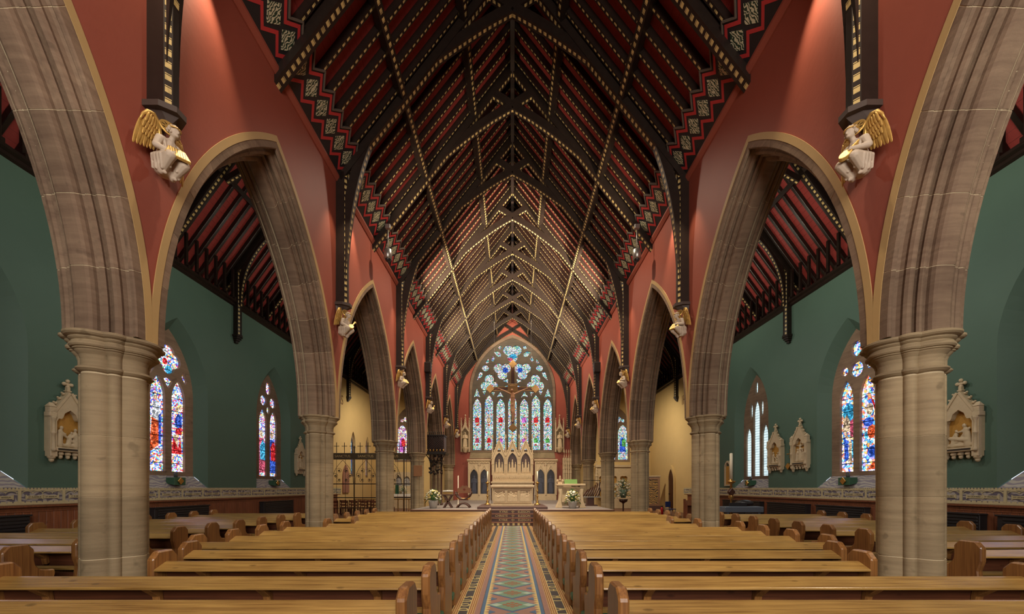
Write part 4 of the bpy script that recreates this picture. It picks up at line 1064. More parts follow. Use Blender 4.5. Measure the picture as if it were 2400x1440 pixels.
def station(s, y, z, relm, lab):
    t = thing('carved_plaque', lab, 'wall plaque', (s * (XW - 0.002), y, z), (0, 0, PI/2 if s < 0 else -PI/2), 'carved devotional plaques on the aisle walls')
    obj('plaque_frame', st_frame, M['plaster'], t, (0, -0.08, 0), (PI/2, 0, 0))
    obj('gilded_ground', MB().box(-0.34, 0.34, -0.04, -0.01, 0.34, 1.38), M['goldflat'], t)
    obj('relief_figures', relm, M['plaster'], t, (0, -0.07, 0), None, (1, 0.75, 1))
    obj('gable_coping', gab, M['plaster'], t, (0, -0.02, 0))
    for d in (-1, 1):
        obj('colonnette', col_me, M['plaster'], t, (d * 0.40, -0.17, 0))
        obj('pinnacle_block', pin_me, M['plaster'], t, (d * 0.41, -0.12, 0))
        for k in range(4):
            f = (k + 0.7) / 4.4; obj('crocket', cro_me, M['plaster'], t, (d * (0.46 - 0.40 * f), -0.1, 1.26 + 0.62 * f), None, (d, 1, 1))
        obj('corner_bracket', cor_big, M['plaster'], t, (d * 0.38, -0.09, 0.0))
    for k in range(3): obj('pendant_boss', cor_me, M['plaster'], t, ((k - 1) * 0.17, -0.08, 0.06))
    obj('inscription_panel', MB().box(-0.36, 0.36, -0.19, -0.05, 0.25, 0.35).mesh('inscription_panel', 0.008), M['plaster'], t)
    obj('inscription', MB().box(-0.31, 0.31, -0.194, -0.185, 0.275, 0.325), M['ink'], t)
    obj('cross_finial', fin, M['plaster'], t, (0, -0.08, 0))
station(-1, 10.45, 2.46, relA, 'gabled white plaque of carved figures left of the nearest left pier')
station(-1, 21.9, 2.46, relC, 'gabled white plaque half hidden behind the second left pier')
station(1, 10.36, 2.46, relB, 'gabled white plaque of carved figures right of the nearest right pier')
station(1, 16.15, 2.46, relC, 'gabled cream plaque nearer the blue stained window on the right wall')
station(1, 17.65, 2.46, relA, 'gabled cream plaque nearer the clear leaded window on the right wall')
# small brass crosses and diamond candle brackets beside the plaques
for y, lab in ((11.02, 'nearest'), (16.85, 'farther')):
    c = MB().box(-0.012, 0, -0.012, 0.012, -0.17, 0.17).box(-0.012, 0, -0.17, 0.17, -0.012, 0.012)
    for a, b in ((0, 0.17), (0, -0.17), (0.17, 0), (-0.17, 0)): c.ball((-0.006, a, b), (0.012, 0.03, 0.03), 6, 4)
    tag(obj('brass_cross', c, M['brass'], None, (12.0, y, 3.22)), 'small brass cross on the green right wall, %s of two' % lab, 'cross', 'small wall crosses')
    b = MB().prism([(0, -0.15), (0.15, 0), (0, 0.15), (-0.15, 0)], -0.12, 0, 'x')
    tag(obj('candle_bracket', b.mesh('candle_bracket', 0.01), M['brass'], None, (12.0, y, 2.68)), 'diamond-shaped candle bracket under the %s brass wall cross' % lab, 'candle bracket', 'diamond candle brackets')
# candle boxes on the sills
M['candle'] = plain('wax', (236, 226, 200), 0.5, 0.05)
q = N('clear_glass'); q.b.inputs['Transmission Weight'].default_value = 0.9; q.out((0.9, 0.95, 0.95), 0.08); M['clear'] = q.m
for s, y, lab in ((-1, AW[1] - 0.05, 'under the left window with robed figures'), (-1, AW[2], 'under the farther left stained window'), (1, AW[1], 'under the blue and orange right window'), (1, AW[2], 'under the clear leaded right window')):
    t = thing('candle_box', 'dark green diamond-fronted candle box ' + lab, 'candle holder', (s * (XW + 0.02), y, 1.86), (0, 0, 0 if s > 0 else PI), 'candle boxes on the window sills')
    obj('box', MB().prism([(-0.16, -0.02), (0.14, 0.05), (0.14, 0.26), (-0.16, 0.26)], -0.24, 0.24, 'y').mesh('box', 0.01), M['kneeler'], t)
    obj('diamond_boss', MB().prism([(-0.13, 0.13), (0, 0.27), (0.13, 0.13), (0, 0.0)], -0.20, -0.165, 'x').mesh('diamond_boss', 0.008), M['brass'], t)
    obj('glass', MB().lathe([(0.055, 0.26), (0.06, 0.44), (0.054, 0.44), (0.05, 0.27)], 14), M['clear'], t)
    obj('candle', MB().lathe([(0.04, 0.262), (0.04, 0.38), (0.01, 0.385)], 12), M['candle'], t)

# ================================================================== ANGEL CORBELS
def angel_body(inst):
    p = [('c', (0.13, 0, -0.60), (0.18, 0, -0.45), 0.105, 0.095), ('c', (0.18, 0, -0.45), (0.20, 0, -0.40), 0.095, 0.075),
         ('c', (0.20, -0.085, -0.395), (0.20, 0.085, -0.395), 0.05, 0.05),
         ('c', (0.22, 0, -0.37), (0.265, 0, -0.31), 0.034, 0.03), ('e', (0.285, 0, -0.265), (0.056, 0.050, 0.066)), ('c', (0.338, 0, -0.252), (0.350, 0, -0.277), 0.008, 0.011), ('e', (0.324, 0, -0.312), (0.022, 0.022, 0.016)), ('e', (0.330, 0, -0.236), (0.014, 0.036, 0.010)), ('e', (0.333, 0, -0.287), (0.010, 0.018, 0.006)),
         ('e', (0.268, 0, -0.245), (0.058, 0.058, 0.056))]
    for d in (-1, 1):
        p += [('e', (0.322, d*0.022, -0.258), (0.010, 0.012, 0.007)),
              ('c', (0.12, d*0.06, -0.62), (0.33, d*0.085, -0.625), 0.085, 0.062), ('c', (0.33, d*0.085, -0.625), (0.16, d*0.065, -0.775), 0.062, 0.04), ('c', (0.16, d*0.065, -0.775), (0.22, d*0.06, -0.80), 0.026, 0.02),
              ('c', (0.20, d*0.11, -0.40), (0.20, d*0.155, -0.52), 0.046, 0.038), ('c', (0.20, d*0.155, -0.52), (0.325, d*0.05, -0.535 + 0.03*d), 0.038, 0.024), ('e', (0.34, d*0.045, -0.535 + 0.03*d), (0.026, 0.022, 0.024))]
        for k in range(3): p.append(('c', (0.345 + 0.004*k, d*(0.03 + 0.012*k), -0.53 + 0.03*d), (0.362, d*(0.026 + 0.012*k), -0.555 + 0.03*d), 0.007, 0.006))
        for k in range(4): p.append(('c', (0.10 + 0.05*k, d*(0.125 + 0.004*k), -0.60 - 0.01*k), (0.07 + 0.05*k, d*0.10, -0.74 - 0.01*k), 0.022, 0.014))
        for k in range(3): p.append(('c', (0.24 + 0.035*k, d*0.075, -0.575), (0.17 + 0.05*k, d*0.04, -0.72), 0.024, 0.016))
        for k in range(3): p.append(('c', (0.235, d*(0.02 + 0.03*k), -0.40), (0.245, d*(0.015 + 0.02*k), -0.56), 0.013, 0.016))
    p += [('e', (0.11, 0, -0.70), (0.11, 0.12, 0.09))]
    return sculpt(p, 0.0058, 'robed_figure', 2)
body_me = angel_body(0)
hair_me = MB(); rgh = random.Random(4)
for k in range(60):
    a_, e_ = rgh.uniform(0, 2*PI), rgh.uniform(-0.5, 1.5)
    v_ = Vector((math.cos(a_)*math.cos(e_), math.sin(a_)*math.cos(e_), math.sin(e_)))
    if v_.x > 0.45 and v_.z < 0.6: continue
    hair_me.ball((0.275 + v_.x*0.062, v_.y*0.060, -0.255 + v_.z*0.070), rgh.uniform(0.014, 0.021), 6, 5)
hair_me = hair_me.mesh('hair')
circ_me = MB().tube([(0.285 + 0.066*math.cos(t_), 0.062*math.sin(t_), -0.225) for t_ in [2*PI*i_/20 for i_ in range(21)]], 0.008, 6).mesh('circlet')
def wing_mesh():
    b = MB()
    b.tube([(0.07, 0.05, -0.34), (0.06, 0.07, -0.18), (0.055, 0.11, -0.06), (0.05, 0.17, -0.02), (0.045, 0.235, -0.05), (0.04, 0.285, -0.13), (0.035, 0.31, -0.22)], [0.014, 0.024, 0.028, 0.028, 0.024, 0.018, 0.01], 8)
    def feather(x, p0, p1, w_):
        a, c = Vector((x, *p0)), Vector((x, *p1)); v = c - a; ang = math.atan2(v.y, -v.z)
        b.ball((a + c) / 2, (0.012, w_, v.length * 0.54), 8, 8, Matrix.Rotation(ang, 3, 'X'))
    n = 7
    for k in range(n):      # flight feathers
        f = k / (n - 1); feather(0.030 + 0.004*(k % 2), (0.095 + 0.195*f, -0.14 - 0.03*f), (0.10 + 0.25*f, -0.42 - 0.12*f), 0.030)
    n = 6
    for r, (z0, z1) in enumerate(((-0.20, -0.33), (-0.13, -0.25), (-0.06, -0.17))):
        for k in range(n):
            f = (k + 0.5 * (r % 2)) / n; feather(0.045 + 0.011*r, (0.085 + 0.18*f, z0 + 0.0*f), (0.085 + 0.215*f, z1 - 0.03*f), 0.021)
    return b.mesh('wing')
wing_me = wing_mesh(); wing_me2 = wing_me.copy()
for v in wing_me2.vertices: v.co.y *= -1
wing_me2.flip_normals()
halo_me = MB().lathe([(0.0, 0.0), (0.10, 0.004), (0.125, 0.0), (0.135, 0.012), (0.155, 0.012), (0.16, 0.0), (0.155, -0.012), (0.0, -0.012)], 28).mesh('halo')
ray = MB()
for k in range(10):
    a = 2*PI*k/10; ray.prism([(0.08*math.cos(a - 0.08), 0.08*math.sin(a - 0.08)), (0.12*math.cos(a), 0.12*math.sin(a)), (0.08*math.cos(a + 0.08), 0.08*math.sin(a + 0.08))], 0.0, 0.012, 'z')
ray = ray.mesh('halo_rays')
psal = MB().prism([(-0.17, -0.12), (0.17, -0.12), (0.11, 0.13), (-0.11, 0.13)], -0.025, 0.025, 'z').mesh('psaltery', 0.008)
strs = MB()
for k in range(7): strs.box(-0.10 + 0.033*k - 0.003, -0.10 + 0.033*k + 0.003, -0.10, 0.11, 0.026, 0.032)
strs = strs.mesh('strings')
fid = MB().prism([(0.0 + 0.095*math.cos(a)*(1 + 0.12*math.cos(2*a)), 0.075*math.sin(a)) for a in [2*PI*i/20 for i in range(20)]], -0.03, 0.03, 'z').box(0.08, 0.30, -0.018, 0.018, -0.01, 0.035).ball((0.32, 0, 0.0), (0.035, 0.045, 0.03), 8, 6).mesh('fiddle', 0.006)
for s, side in ((-1, 'left'), (1, 'right')):
    for i in range(6):
        y = PY[i] - (0.3 if i == 5 else 0)
        inst = (i + (0 if s < 0 else 1)) % 2
        lab = 'gilt-winged white angel corbel %s, %s along the %s nave wall' % ('holding a golden stringed box' if inst == 0 else 'playing a golden fiddle', ORD[i], side)
        t = thing('angel_corbel', lab, 'angel sculpture', (s * 4.995, y + 0.05, 6.90), (0, 0, 0 if s < 0 else PI), 'angel corbels on the nave walls')
        tw = 0.22 * s; tc, tsn = math.cos(tw), math.sin(tw)
        obj('robed_figure', body_me, M['angel'], t, (0.03, 0, 0.03), (0, 0, tw), (1.08, 1.08, 1.08))
        obj('hair', hair_me, M['angel'], t, (0.03, 0, 0.03), (0, 0, tw), (1.08, 1.08, 1.08)); obj('circlet', circ_me, M['gold'], t, (0.03, 0, 0.03), (0, 0, tw), (1.08, 1.08, 1.08))
        obj('wing', wing_me, M['gold'], t, (0.10, 0, -0.07), (0, 0.12, 0), (1, 1.08, 1.06)); obj('wing', wing_me2, M['gold'], t, (0.10, 0, -0.07), (0, 0.12, 0), (1, 1.08, 1.06))
        h = obj('halo', halo_me, M['gold'], t, (0.265 * tc, 0.265 * tsn, -0.185), (0, PI/2 - 0.30, tw * 2.6), (0.74, 0.74, 0.74)); obj('halo_rays', ray, M['timber'], h, (0, 0, 0.004))
        if inst == 0:
            nv = Vector((0.62, 0.55 * s, 0.55)); p_ = obj('psaltery', psal, M['gold'], t, (0.40 * tc, 0.40 * tsn, -0.56), nv.to_track_quat('Z', 'Y').to_euler(), (0.82, 0.82, 0.82)); obj('strings', strs, M['iron'], p_)
        else:
            nv = Vector((0.6, 0.6 * s, 0.5)); p_ = obj('fiddle', fid, M['gold'], t, (0.43 * tc, 0.43 * tsn, -0.58), (nv.to_track_quat('Z', 'X') @ Matrix.Rotation(-0.6, 3, 'Z').to_quaternion()).to_euler(), (0.9, 0.9, 0.9))

# ================================================================== PEWS
def pew_meshes(L_):
    h = L_ / 2; E = 0.085
    d = {}
    d['book_board'] = MB().prism([(0.035, 0.788), (0.02, 0.806), (-0.005, 0.800), (-0.165, 0.730), (-0.175, 0.708), (-0.155, 0.700), (0.0, 0.765)], -h + E, h - E, 'x').mesh('book_board', 0.004)
    d['back_panel'] = MB().prism([(0.0, 0.78), (0.03, 0.78), (0.07, 0.47), (0.04, 0.47)], -h + E, h - E, 'x').mesh('back_panel', 0.003)
    d['seat'] = MB().prism([(0.06, 0.43), (0.44, 0.45), (0.455, 0.44), (0.45, 0.41), (0.06, 0.395)], -h + E, h - E, 'x').mesh('seat', 0.004)
    d['rail'] = MB().box(-h + E, h - E, 0.03, 0.06, 0.22, 0.36).mesh('rail', 0.004)
    d['kneeler'] = MB().box(-h + 0.0, h - 0.0, -0.345, -0.17, 0.13, 0.23).mesh('kneeler', 0.02)
    d['kneeler_board'] = MB().box(-h + 0.03, h - 0.03, -0.33, -0.19, 0.0, 0.13).mesh('kneeler_board', 0.004)
    return d
end_poly = [(-0.15, 0), (-0.15, 0.34), (-0.13, 0.50), (-0.165, 0.62), (-0.175, 0.66), (-0.175, 0.855), (-0.095, 0.945), (0.11, 0.945), (0.19, 0.855), (0.19, 0.70), (0.205, 0.62), (0.26, 0.555), (0.36, 0.53), (0.44, 0.525), (0.45, 0.46), (0.43, 0.38), (0.43, 0)]
end_me = MB().prism(end_poly, -0.045, 0.045, 'x').mesh('bench_end', 0.016)
brk = MB().prism([(-0.17, 0.715), (0.0, 0.79), (0.03, 0.52), (-0.01, 0.50), (-0.03, 0.60)], -0.04, 0.04, 'x').mesh('bracket', 0.004)
leg = MB().prism([(0.08, 0), (0.40, 0), (0.36, 0.20), (0.40, 0.41), (0.05, 0.40), (0.07, 0.2)], -0.03, 0.03, 'x').mesh('support', 0.004)
pew_cache = {}
def make_pew(x0, x1, y, lab, group, knee=True):
    L_ = abs(x1 - x0); key = round(L_, 3)
    if key not in pew_cache: pew_cache[key] = pew_meshes(L_)
    d = pew_cache[key]
    t = thing('pew', lab, 'pew', ((x0 + x1) / 2, y, 0), (0, 0, 0), group)
    for nm in ('book_board', 'back_panel', 'seat', 'rail'): obj(nm, d[nm], M['pew_dark'] if nm in ('back_panel', 'rail') else M['pew'], t)
    for e in (-1, 1): obj('bench_end', end_me, M['pew_end'], t, (e * (L_/2 - 0.0425), 0, 0))
    nb = max(2, int(L_ / 1.05))
    for k in range(nb):
        xx = -L_/2 + L_ * (k + 0.5) / nb
        obj('bracket', brk, M['pew_end'], t, (xx, 0, 0))
        if k % 2 == 0: obj('support', leg, M['pew_end'], t, (xx, 0, 0))
    if knee:
        ki = obj('kneeler', d['kneeler'], M['kneeler'], t); kb = obj('kneeler_board', d['kneeler_board'], M['pew'], t)
        if x0 + x1 < 0: pass
        else: ki.rotation_euler = (0, 0, 0)
    return t
NR = 15
for s, side in ((-1, 'left'), (1, 'right')):
    for k in range(NR):
        y = 3.27 + 0.875 * k
        short = any(y + 0.45 > p - 0.32 and y - 0.05 < p + 0.32 for p in PY)
        near = any(y + 0.45 > p - 0.56 and y - 0.21 < p + 0.56 for p in PY)
        xe = 4.55 if short else (4.92 if near else 5.52)
        fr = NR - k
        lab = 'honey pine pew %s of the tiled aisle, %s row %s' % (side, ordn[fr - 1] if fr <= 8 else ordn[k], 'from the altar steps' if fr <= 8 else 'from the front of the picture')
        make_pew(s * 0.845, s * xe, y, lab, 'nave pews')
for s, side, ys in ((-1, 'left', [5.47 + 0.895 * k for k in range(11)]), (1, 'right', [5.94 + 0.89 * k for k in range(10)])):
    n = len(ys)
    for k, y in enumerate(ys):
        lab = 'pine pew in the %s side aisle, %s row from the viewer' % (side, ordn[k])
        make_pew(s * 6.93, s * 11.1, y, lab, 'side aisle pews')
# ================================================================== SANCTUARY
ZF = 4 * RIS; ZP = ZF + 0.13
# ---- free-standing stone altar
t = thing('altar', 'carved cream stone altar with three relief panels at the top of the steps', 'altar', (0, 20.3, ZP))
obj('plinth', MB().box(-1.12, 1.12, -0.32, 0.55, 0, 0.10).mesh('plinth', 0.01), M['carved'], t)
obj('body', MB().box(-1.0, 1.0, -0.22, 0.48, 0.10, 0.92).mesh('body', 0.01), M['carved'], t)
obj('altar_slab', MB().prism([(-0.30, 0.92), (-0.34, 0.98), (-0.34, 1.06), (0.58, 1.06), (0.58, 0.98), (0.54, 0.92)], -1.12, 1.12, 'x').mesh('altar_slab', 0.008), M['carved'], t)
rnd = random.Random(3)
for k in range(3):
    x = (k - 1) * 0.65
    obj('panel_frame', curve_mesh([[(x - 0.32, 0.16), (x + 0.32, 0.16), (x + 0.32, 0.86), (x - 0.32, 0.86)], [(x - 0.27, 0.20), (x + 0.27, 0.20), (x + 0.27, 0.80), (x - 0.27, 0.80)]], 0.06), M['carved'], t, (0, -0.24, 0), (PI/2, 0, 0))
    pr = []
    for j in range(6):
        xx = -0.22 + 0.088 * j + rnd.uniform(-0.01, 0.01); h = rnd.uniform(0.40, 0.52)
        pr += fig_prims(xx, 0.24, h, rnd.uniform(-0.03, 0.03), (rnd.uniform(-0.08, 0.08), h * 0.5))
    pr.append(('c', (-0.25, 0, 0.22), (0.25, 0, 0.22), 0.03, 0.03))
    obj('relief_panel', sculpt(pr, 0.016, 'relief_panel'), M['carved'], t, (x, -0.22, 0), None, (1, 0.7, 1))
for s in (-1, 1): obj('altar_cloth', MB().box(s*1.125 - 0.008, s*1.125 + 0.008, -0.2, 0.45, 0.12, 1.07).mesh('altar_cloth'), M['white'], t)
obj('altar_cloth_top', MB().box(-1.13, 1.13, -0.25, 0.5, 1.06, 1.072), M['white'], t)
# ---- high altar with triple-gabled reredos
t = thing('reredos', 'tall carved stone reredos of three gabled niches with spires under the east window', 'reredos', (0, 33.3, ZF))
obj('high_altar', MB().box(-1.72, 1.72, -0.6, 0.5, 0, 1.45).mesh('high_altar', 0.01), M['carved'], t)
obj('mensa', MB().box(-1.80, 1.80, -0.68, 0.5, 1.45, 1.60).mesh('mensa', 0.015), M['carved'], t)
obj('gradine', MB().box(-1.70, 1.70, -0.3, 0.5, 1.60, 2.15).mesh('gradine', 0.01), M['carved'], t)
zz = MB()
for k in range(18):
    x = -1.6 + 3.2 * k / 18; zz.prism([(x, 1.85), (x + 0.09, 2.08), (x + 0.178, 1.85), (x + 0.15, 1.85), (x + 0.09, 2.0), (x + 0.03, 1.85)], -0.34, -0.29, 'y')
obj('zigzag_frieze', zz, M['carved'], t)
nich = lancet(0.40, 2.32, 3.3, 0.75)
def spire(x, y, z, h, r, p, crk=5):
    o = obj('pinnacle', MB().lathe([(r, z), (r, z + h*0.25), (r*1.35, z + h*0.26), (r*1.1, z + h*0.32), (0.015, z + h*0.88), (r*0.7, z + h*0.90), (r*0.6, z + h*0.95), (0.01, z + h)], 8, (x, y, 0), False).mesh('pinnacle'), M['carved'], p)
    cm = MB()
    for k in range(crk):
        f = (k + 0.5) / crk; rr = r * 1.1 * (1 - f) + 0.02; zc = z + h * (0.34 + 0.5 * f)
        for a in range(4): cm.ball((x + rr*math.cos(a*PI/2 + 0.4), y + rr*math.sin(a*PI/2 + 0.4), zc), (0.035, 0.035, 0.04), 6, 4)
    obj('crockets', cm, M['carved'], p); return o
statue_p = []
def robed(h, arms=True):
    p = [('c', (0, 0, 0.05*h), (0, 0, 0.45*h), 0.13*h, 0.11*h), ('c', (0, 0, 0.45*h), (0, 0, 0.74*h), 0.11*h, 0.085*h), ('c', (-0.07*h, 0, 0.76*h), (0.07*h, 0, 0.76*h), 0.06*h, 0.06*h), ('c', (0, 0, 0.78*h), (0, 0, 0.85*h), 0.035*h, 0.03*h), ('e', (0, 0, 0.91*h), (0.052*h, 0.06*h, 0.068*h)), ('e', (0, -0.06*h, 0.905*h), (0.012*h, 0.016*h, 0.016*h))]
    for d in (-1, 1):
        p += [('c', (d*0.12*h, 0, 0.75*h), (d*0.15*h, -0.03*h, 0.58*h), 0.045*h, 0.038*h), ('c', (d*0.15*h, -0.03*h, 0.58*h), (d*0.03*h, -0.12*h, 0.62*h), 0.036*h, 0.024*h)]
        for k in range(3): p.append(('c', (d*0.03*h*(k + 0.6), -0.09*h, 0.5*h), (d*0.045*h*(k + 0.6), -0.12*h, 0.03*h), 0.022*h, 0.026*h))
    return p
robed_me = sculpt(robed(1.0), 0.02, 'robed_statue')
for k in range(3):
    x = (k - 1) * 1.13
    outl = [(x - 0.54, 2.15), (x + 0.54, 2.15), (x + 0.54, 3.75), (x + 0.03, 4.95), (x - 0.03, 4.95), (x - 0.54, 3.75)]
    tref = foil(x, 4.25, 0.16, 3, PI/2, 18)
    obj('gabled_niche', curve_mesh([outl, [(px + x, pz) for px, pz in nich], tref], 0.18), M['carved'], t, (0, -0.05, 0), (PI/2, 0, 0))
    obj('niche_back', MB().box(x - 0.5, x + 0.5, 0.12, 0.2, 2.15, 4.1), M['dark_wood'], t)
    for d in (-1, 1):
        lo, hi = Vector((x + d*0.56, 0, 3.62)), Vector((x, 0, 5.02)); v = (hi - lo).normalized(); nn = Vector((v.z, 0, -v.x)) * d * 0.09
        g = MB().add([lo + Vector((0, -0.22, 0)), hi + Vector((0, -0.22, 0)), hi + nn + Vector((0, -0.22, 0)), lo + nn + Vector((0, -0.22, 0)), lo, hi, hi + nn, lo + nn], [(0,1,2,3), (7,6,5,4), (0,4,5,1), (2,6,7,3), (1,5,6,2), (0,3,7,4)])
        for j in range(6): c_ = lo.lerp(hi, (j + 0.5) / 6) + nn * 1.3; g.ball((c_.x, -0.12, c_.z), (0.05, 0.06, 0.05), 6, 4)
        obj('gable_coping', g, M['carved'], t)
    obj('finial', MB().lathe([(0.05, 4.9), (0.04, 5.2), (0.12, 5.28), (0.04, 5.36), (0.035, 5.6), (0.10, 5.68), (0.03, 5.76), (0.01, 5.95)], 8, (x, -0.1, 0), False), M['carved'], t)
    pr = []
    for j in range(3): pr += fig_prims(-0.22 + 0.22 * j, 0.05, 0.55 + 0.14 * (j == 1), 0.0, (0.05, 0.3))
    pr.append(('c', (-0.3, 0, 0.03), (0.3, 0, 0.03), 0.05, 0.05))
    obj('niche_figures', sculpt(pr, 0.03, 'niche_figures'), M['carved'], t, (x, 0.0, 2.34), None, (1.15, 1, 1.55))
for k in range(4): spire((k - 1.5) * 1.13, -0.15, 2.15, 3.5, 0.085, t, 4)
# ---- reredos wings with painted niches
M['painting'] = plain('dark_painted_panel', (42, 38, 42), 0.3, 0.5, 3)
M['figpaint'] = plain('painted_friar_blue_grey', (64, 66, 80), 0.4, 0.4, 4)
for s, side in ((-1, 'left'), (1, 'right')):
    t = thing('reredos_wing', 'lower carved stone screen with two dark painted niches %s of the reredos' % side, 'stone screen', (s * 2.86, 33.55, ZF), (0, 0, 0), 'side screens of the reredos')
    holes = [lancet(0.33, 0.55, 2.05, 0.62, d * 0.44) for d in (-1, 1)]
    tr = [foil(d * 0.88, 2.95, 0.12, 3, -PI/2, 14) for d in (-1, 0, 1)]
    obj('arcaded_screen', curve_mesh([[(-0.92, 0.0), (0.92, 0.0), (0.92, 3.35), (-0.92, 3.35)]] + holes + [tr[1]], 0.2), M['carved'], t, (0, 0, 0), (PI/2, 0, 0))
    obj('cornice', MB().prism([(-0.10, 3.3), (-0.22, 3.42), (-0.22, 3.52), (0.2, 3.52), (0.2, 3.3)], -1.02, 1.02, 'x').mesh('cornice', 0.01), M['carved'], t)
    lv = MB()
    for k in range(15): lv.ball((-0.88 + 1.76*k/14, -0.13, 3.2 + 0.04*(k % 2)), (0.07, 0.05, 0.08), 7, 5)
    obj('leaf_carving', lv, M['carved'], t)
    for d in (-1, 1):
        obj('painted_panel', MB().box(d*0.44 - 0.34, d*0.44 + 0.34, 0.08, 0.12, 0.5, 2.7), M['painting'], t)
        fm = robed_me.copy(); fm.materials.clear()
        obj('painted_friar', fm, M['figpaint'], t, (d*0.44, 0.075, 0.62), None, (1.5, 0.12, 1.55))
        for e in (-1, 1):
            lo, hi = Vector((d*0.44 + e*0.42, 0, 2.15)), Vector((d*0.44, 0, 3.0)); v = (hi - lo).normalized(); nn = Vector((v.z, 0, -v.x)) * e * 0.07
            obj('niche_coping', MB().add([lo + Vector((0, -0.16, 0)), hi + Vector((0, -0.16, 0)), hi + nn + Vector((0, -0.16, 0)), lo + nn + Vector((0, -0.16, 0)), lo, hi, hi + nn, lo + nn], [(0,1,2,3), (7,6,5,4), (0,4,5,1), (2,6,7,3), (1,5,6,2), (0,3,7,4)]), M['carved'], t)
    for x in (-0.9, 0, 0.9): obj('buttress', MB().box(x - 0.05, x + 0.05, -0.17, -0.1, 0.45, 3.25).mesh('buttress', 0.01), M['carved'], t)
# ---- canopied statue niches beside the window
for s, side in ((-1, 'left'), (1, 'right')):
    t = thing('statue_niche', 'stone saint under a spired canopy %s of the east window' % side, 'statue', (s * 4.08, YE - 0.01, 4.85), (0, 0, 0), 'canopied saints beside the east window')
    obj('pedestal', MB().lathe([(0.12, -0.05), (0.22, 0.15), (0.30, 0.30), (0.30, 0.38)], 8, (0, -0.28, 0), False), M['carved'], t)
    m_ = robed_me.copy(); m_.materials.clear()
    obj('saint', m_, M['carved'], t, (0, -0.28, 0.38), None, (1.35, 1.35, 1.35))
    obj('niche_back', MB().box(-0.34, 0.34, -0.06, 0.0, 0.0, 2.1), M['stone'], t)
    for d in (-1, 1):
        obj('shaft', MB().box(d*0.34 - 0.04, d*0.34 + 0.04, -0.34, 0, 0.0, 2.05).mesh('shaft', 0.01), M['carved'], t)
        spire(d * 0.34, -0.25, 2.0, 0.95, 0.055, t, 3)
    obj('canopy_gable', curve_mesh([[(-0.34, 1.75), (-0.26, 1.75), (0, 2.12), (0.26, 1.75), (0.34, 1.75), (0.03, 2.55), (-0.03, 2.55)]], 0.12), M['carved'], t, (0, -0.30, 0), (PI/2, 0, 0))
    spire(0, -0.2, 2.0, 1.25, 0.10, t, 4)
# ---- rood crucifix hung before the east window
t = thing('hanging_crucifix', 'large gilded wooden crucifix hanging before the east window', 'crucifix', (0.02, 26.0, 0))
Zc = 8.35
cr = MB().box(-1.55, 1.55, 0, 0.12, Zc - 0.09, Zc + 0.09).box(-0.10, 0.10, 0, 0.12, 5.75, 10.0)
obj('cross', cr.mesh('cross', 0.01), M['dark_wood'], t)
gt = MB()
for a, b in ((0.13, 0.0), (-0.13, 0.0)):
    gt.box(a - 0.02, a + 0.02, -0.03, 0.08, 5.85, Zc - 0.15).box(a - 0.02, a + 0.02, -0.03, 0.08, Zc + 0.15, 9.85)
gt.box(-1.45, -0.15, -0.03, 0.08, Zc + 0.09, Zc + 0.13).box(0.15, 1.45, -0.03, 0.08, Zc + 0.09, Zc + 0.13).box(-1.45, -0.15, -0.03, 0.08, Zc - 0.13, Zc - 0.09).box(0.15, 1.45, -0.03, 0.08, Zc - 0.13, Zc - 0.09)
obj('gilt_edging', gt, M['oldgold'], t)
for x, z, r in ((-1.5, Zc, 0.30), (1.5, Zc, 0.30), (0, 10.0, 0.28), (0, 5.75, 0.30)):
    d_ = MB().prism([(x - r, z), (x, z + r), (x + r, z), (x, z - r)], -0.05, 0.1, 'y').mesh('diamond_terminal', 0.02); obj('diamond_terminal', d_, M['oldgold'], t)
    for a in range(4): pass
obj('centre_plate', MB().prism([(-0.33, Zc - 0.33), (0.33, Zc - 0.33), (0.33, Zc + 0.33), (-0.33, Zc + 0.33)], -0.04, 0.08, 'y').prism([(-0.22, Zc - 0.22), (0.22, Zc - 0.22), (0.22, Zc + 0.22), (-0.22, Zc + 0.22)], -0.07, -0.03, 'y').mesh('centre_plate', 0.02), M['oldgold'], t)
cp = [('c', (0, 0, 7.35), (0, 0, 7.75), 0.12, 0.15), ('c', (0, 0, 7.75), (0, 0.0, 8.0), 0.16, 0.11), ('c', (0, 0, 8.02), (-0.02, -0.05, 8.12), 0.05, 0.05), ('e', (-0.05, -0.08, 8.2), (0.085, 0.095, 0.115)), ('c', (-0.02, 0, 7.25), (0.02, 0, 7.38), 0.14, 0.12)]
for d in (-1, 1):
    cp += [('c', (d*0.13, 0, 7.98), (d*0.52, 0.0, 8.18), 0.06, 0.045), ('c', (d*0.52, 0.0, 8.18), (d*0.88, 0.02, 8.34), 0.045, 0.03), ('e', (d*0.96, 0.02, 8.37), (0.06, 0.03, 0.035)),
           ('c', (d*0.07, 0, 7.25), (d*0.05 + 0.03, -0.08, 6.75), 0.085, 0.06), ('c', (d*0.05 + 0.03, -0.08, 6.75), (d*0.03, 0.0, 6.25), 0.058, 0.035), ('c', (d*0.03, 0, 6.25), (d*0.03, -0.06, 6.12), 0.035, 0.025)]
obj('corpus', sculpt(cp, 0.025, 'corpus'), plain('painted_figure', (158, 116, 84), 0.5, 0.15), t, (0, -0.1, 0))
for s in (-1, 1): obj('cable', MB().tube([(s * 1.2, 0.06, Zc + 0.1), (s * 1.25, 0.06, 15.3)], 0.008, 5), M['iron'], t)
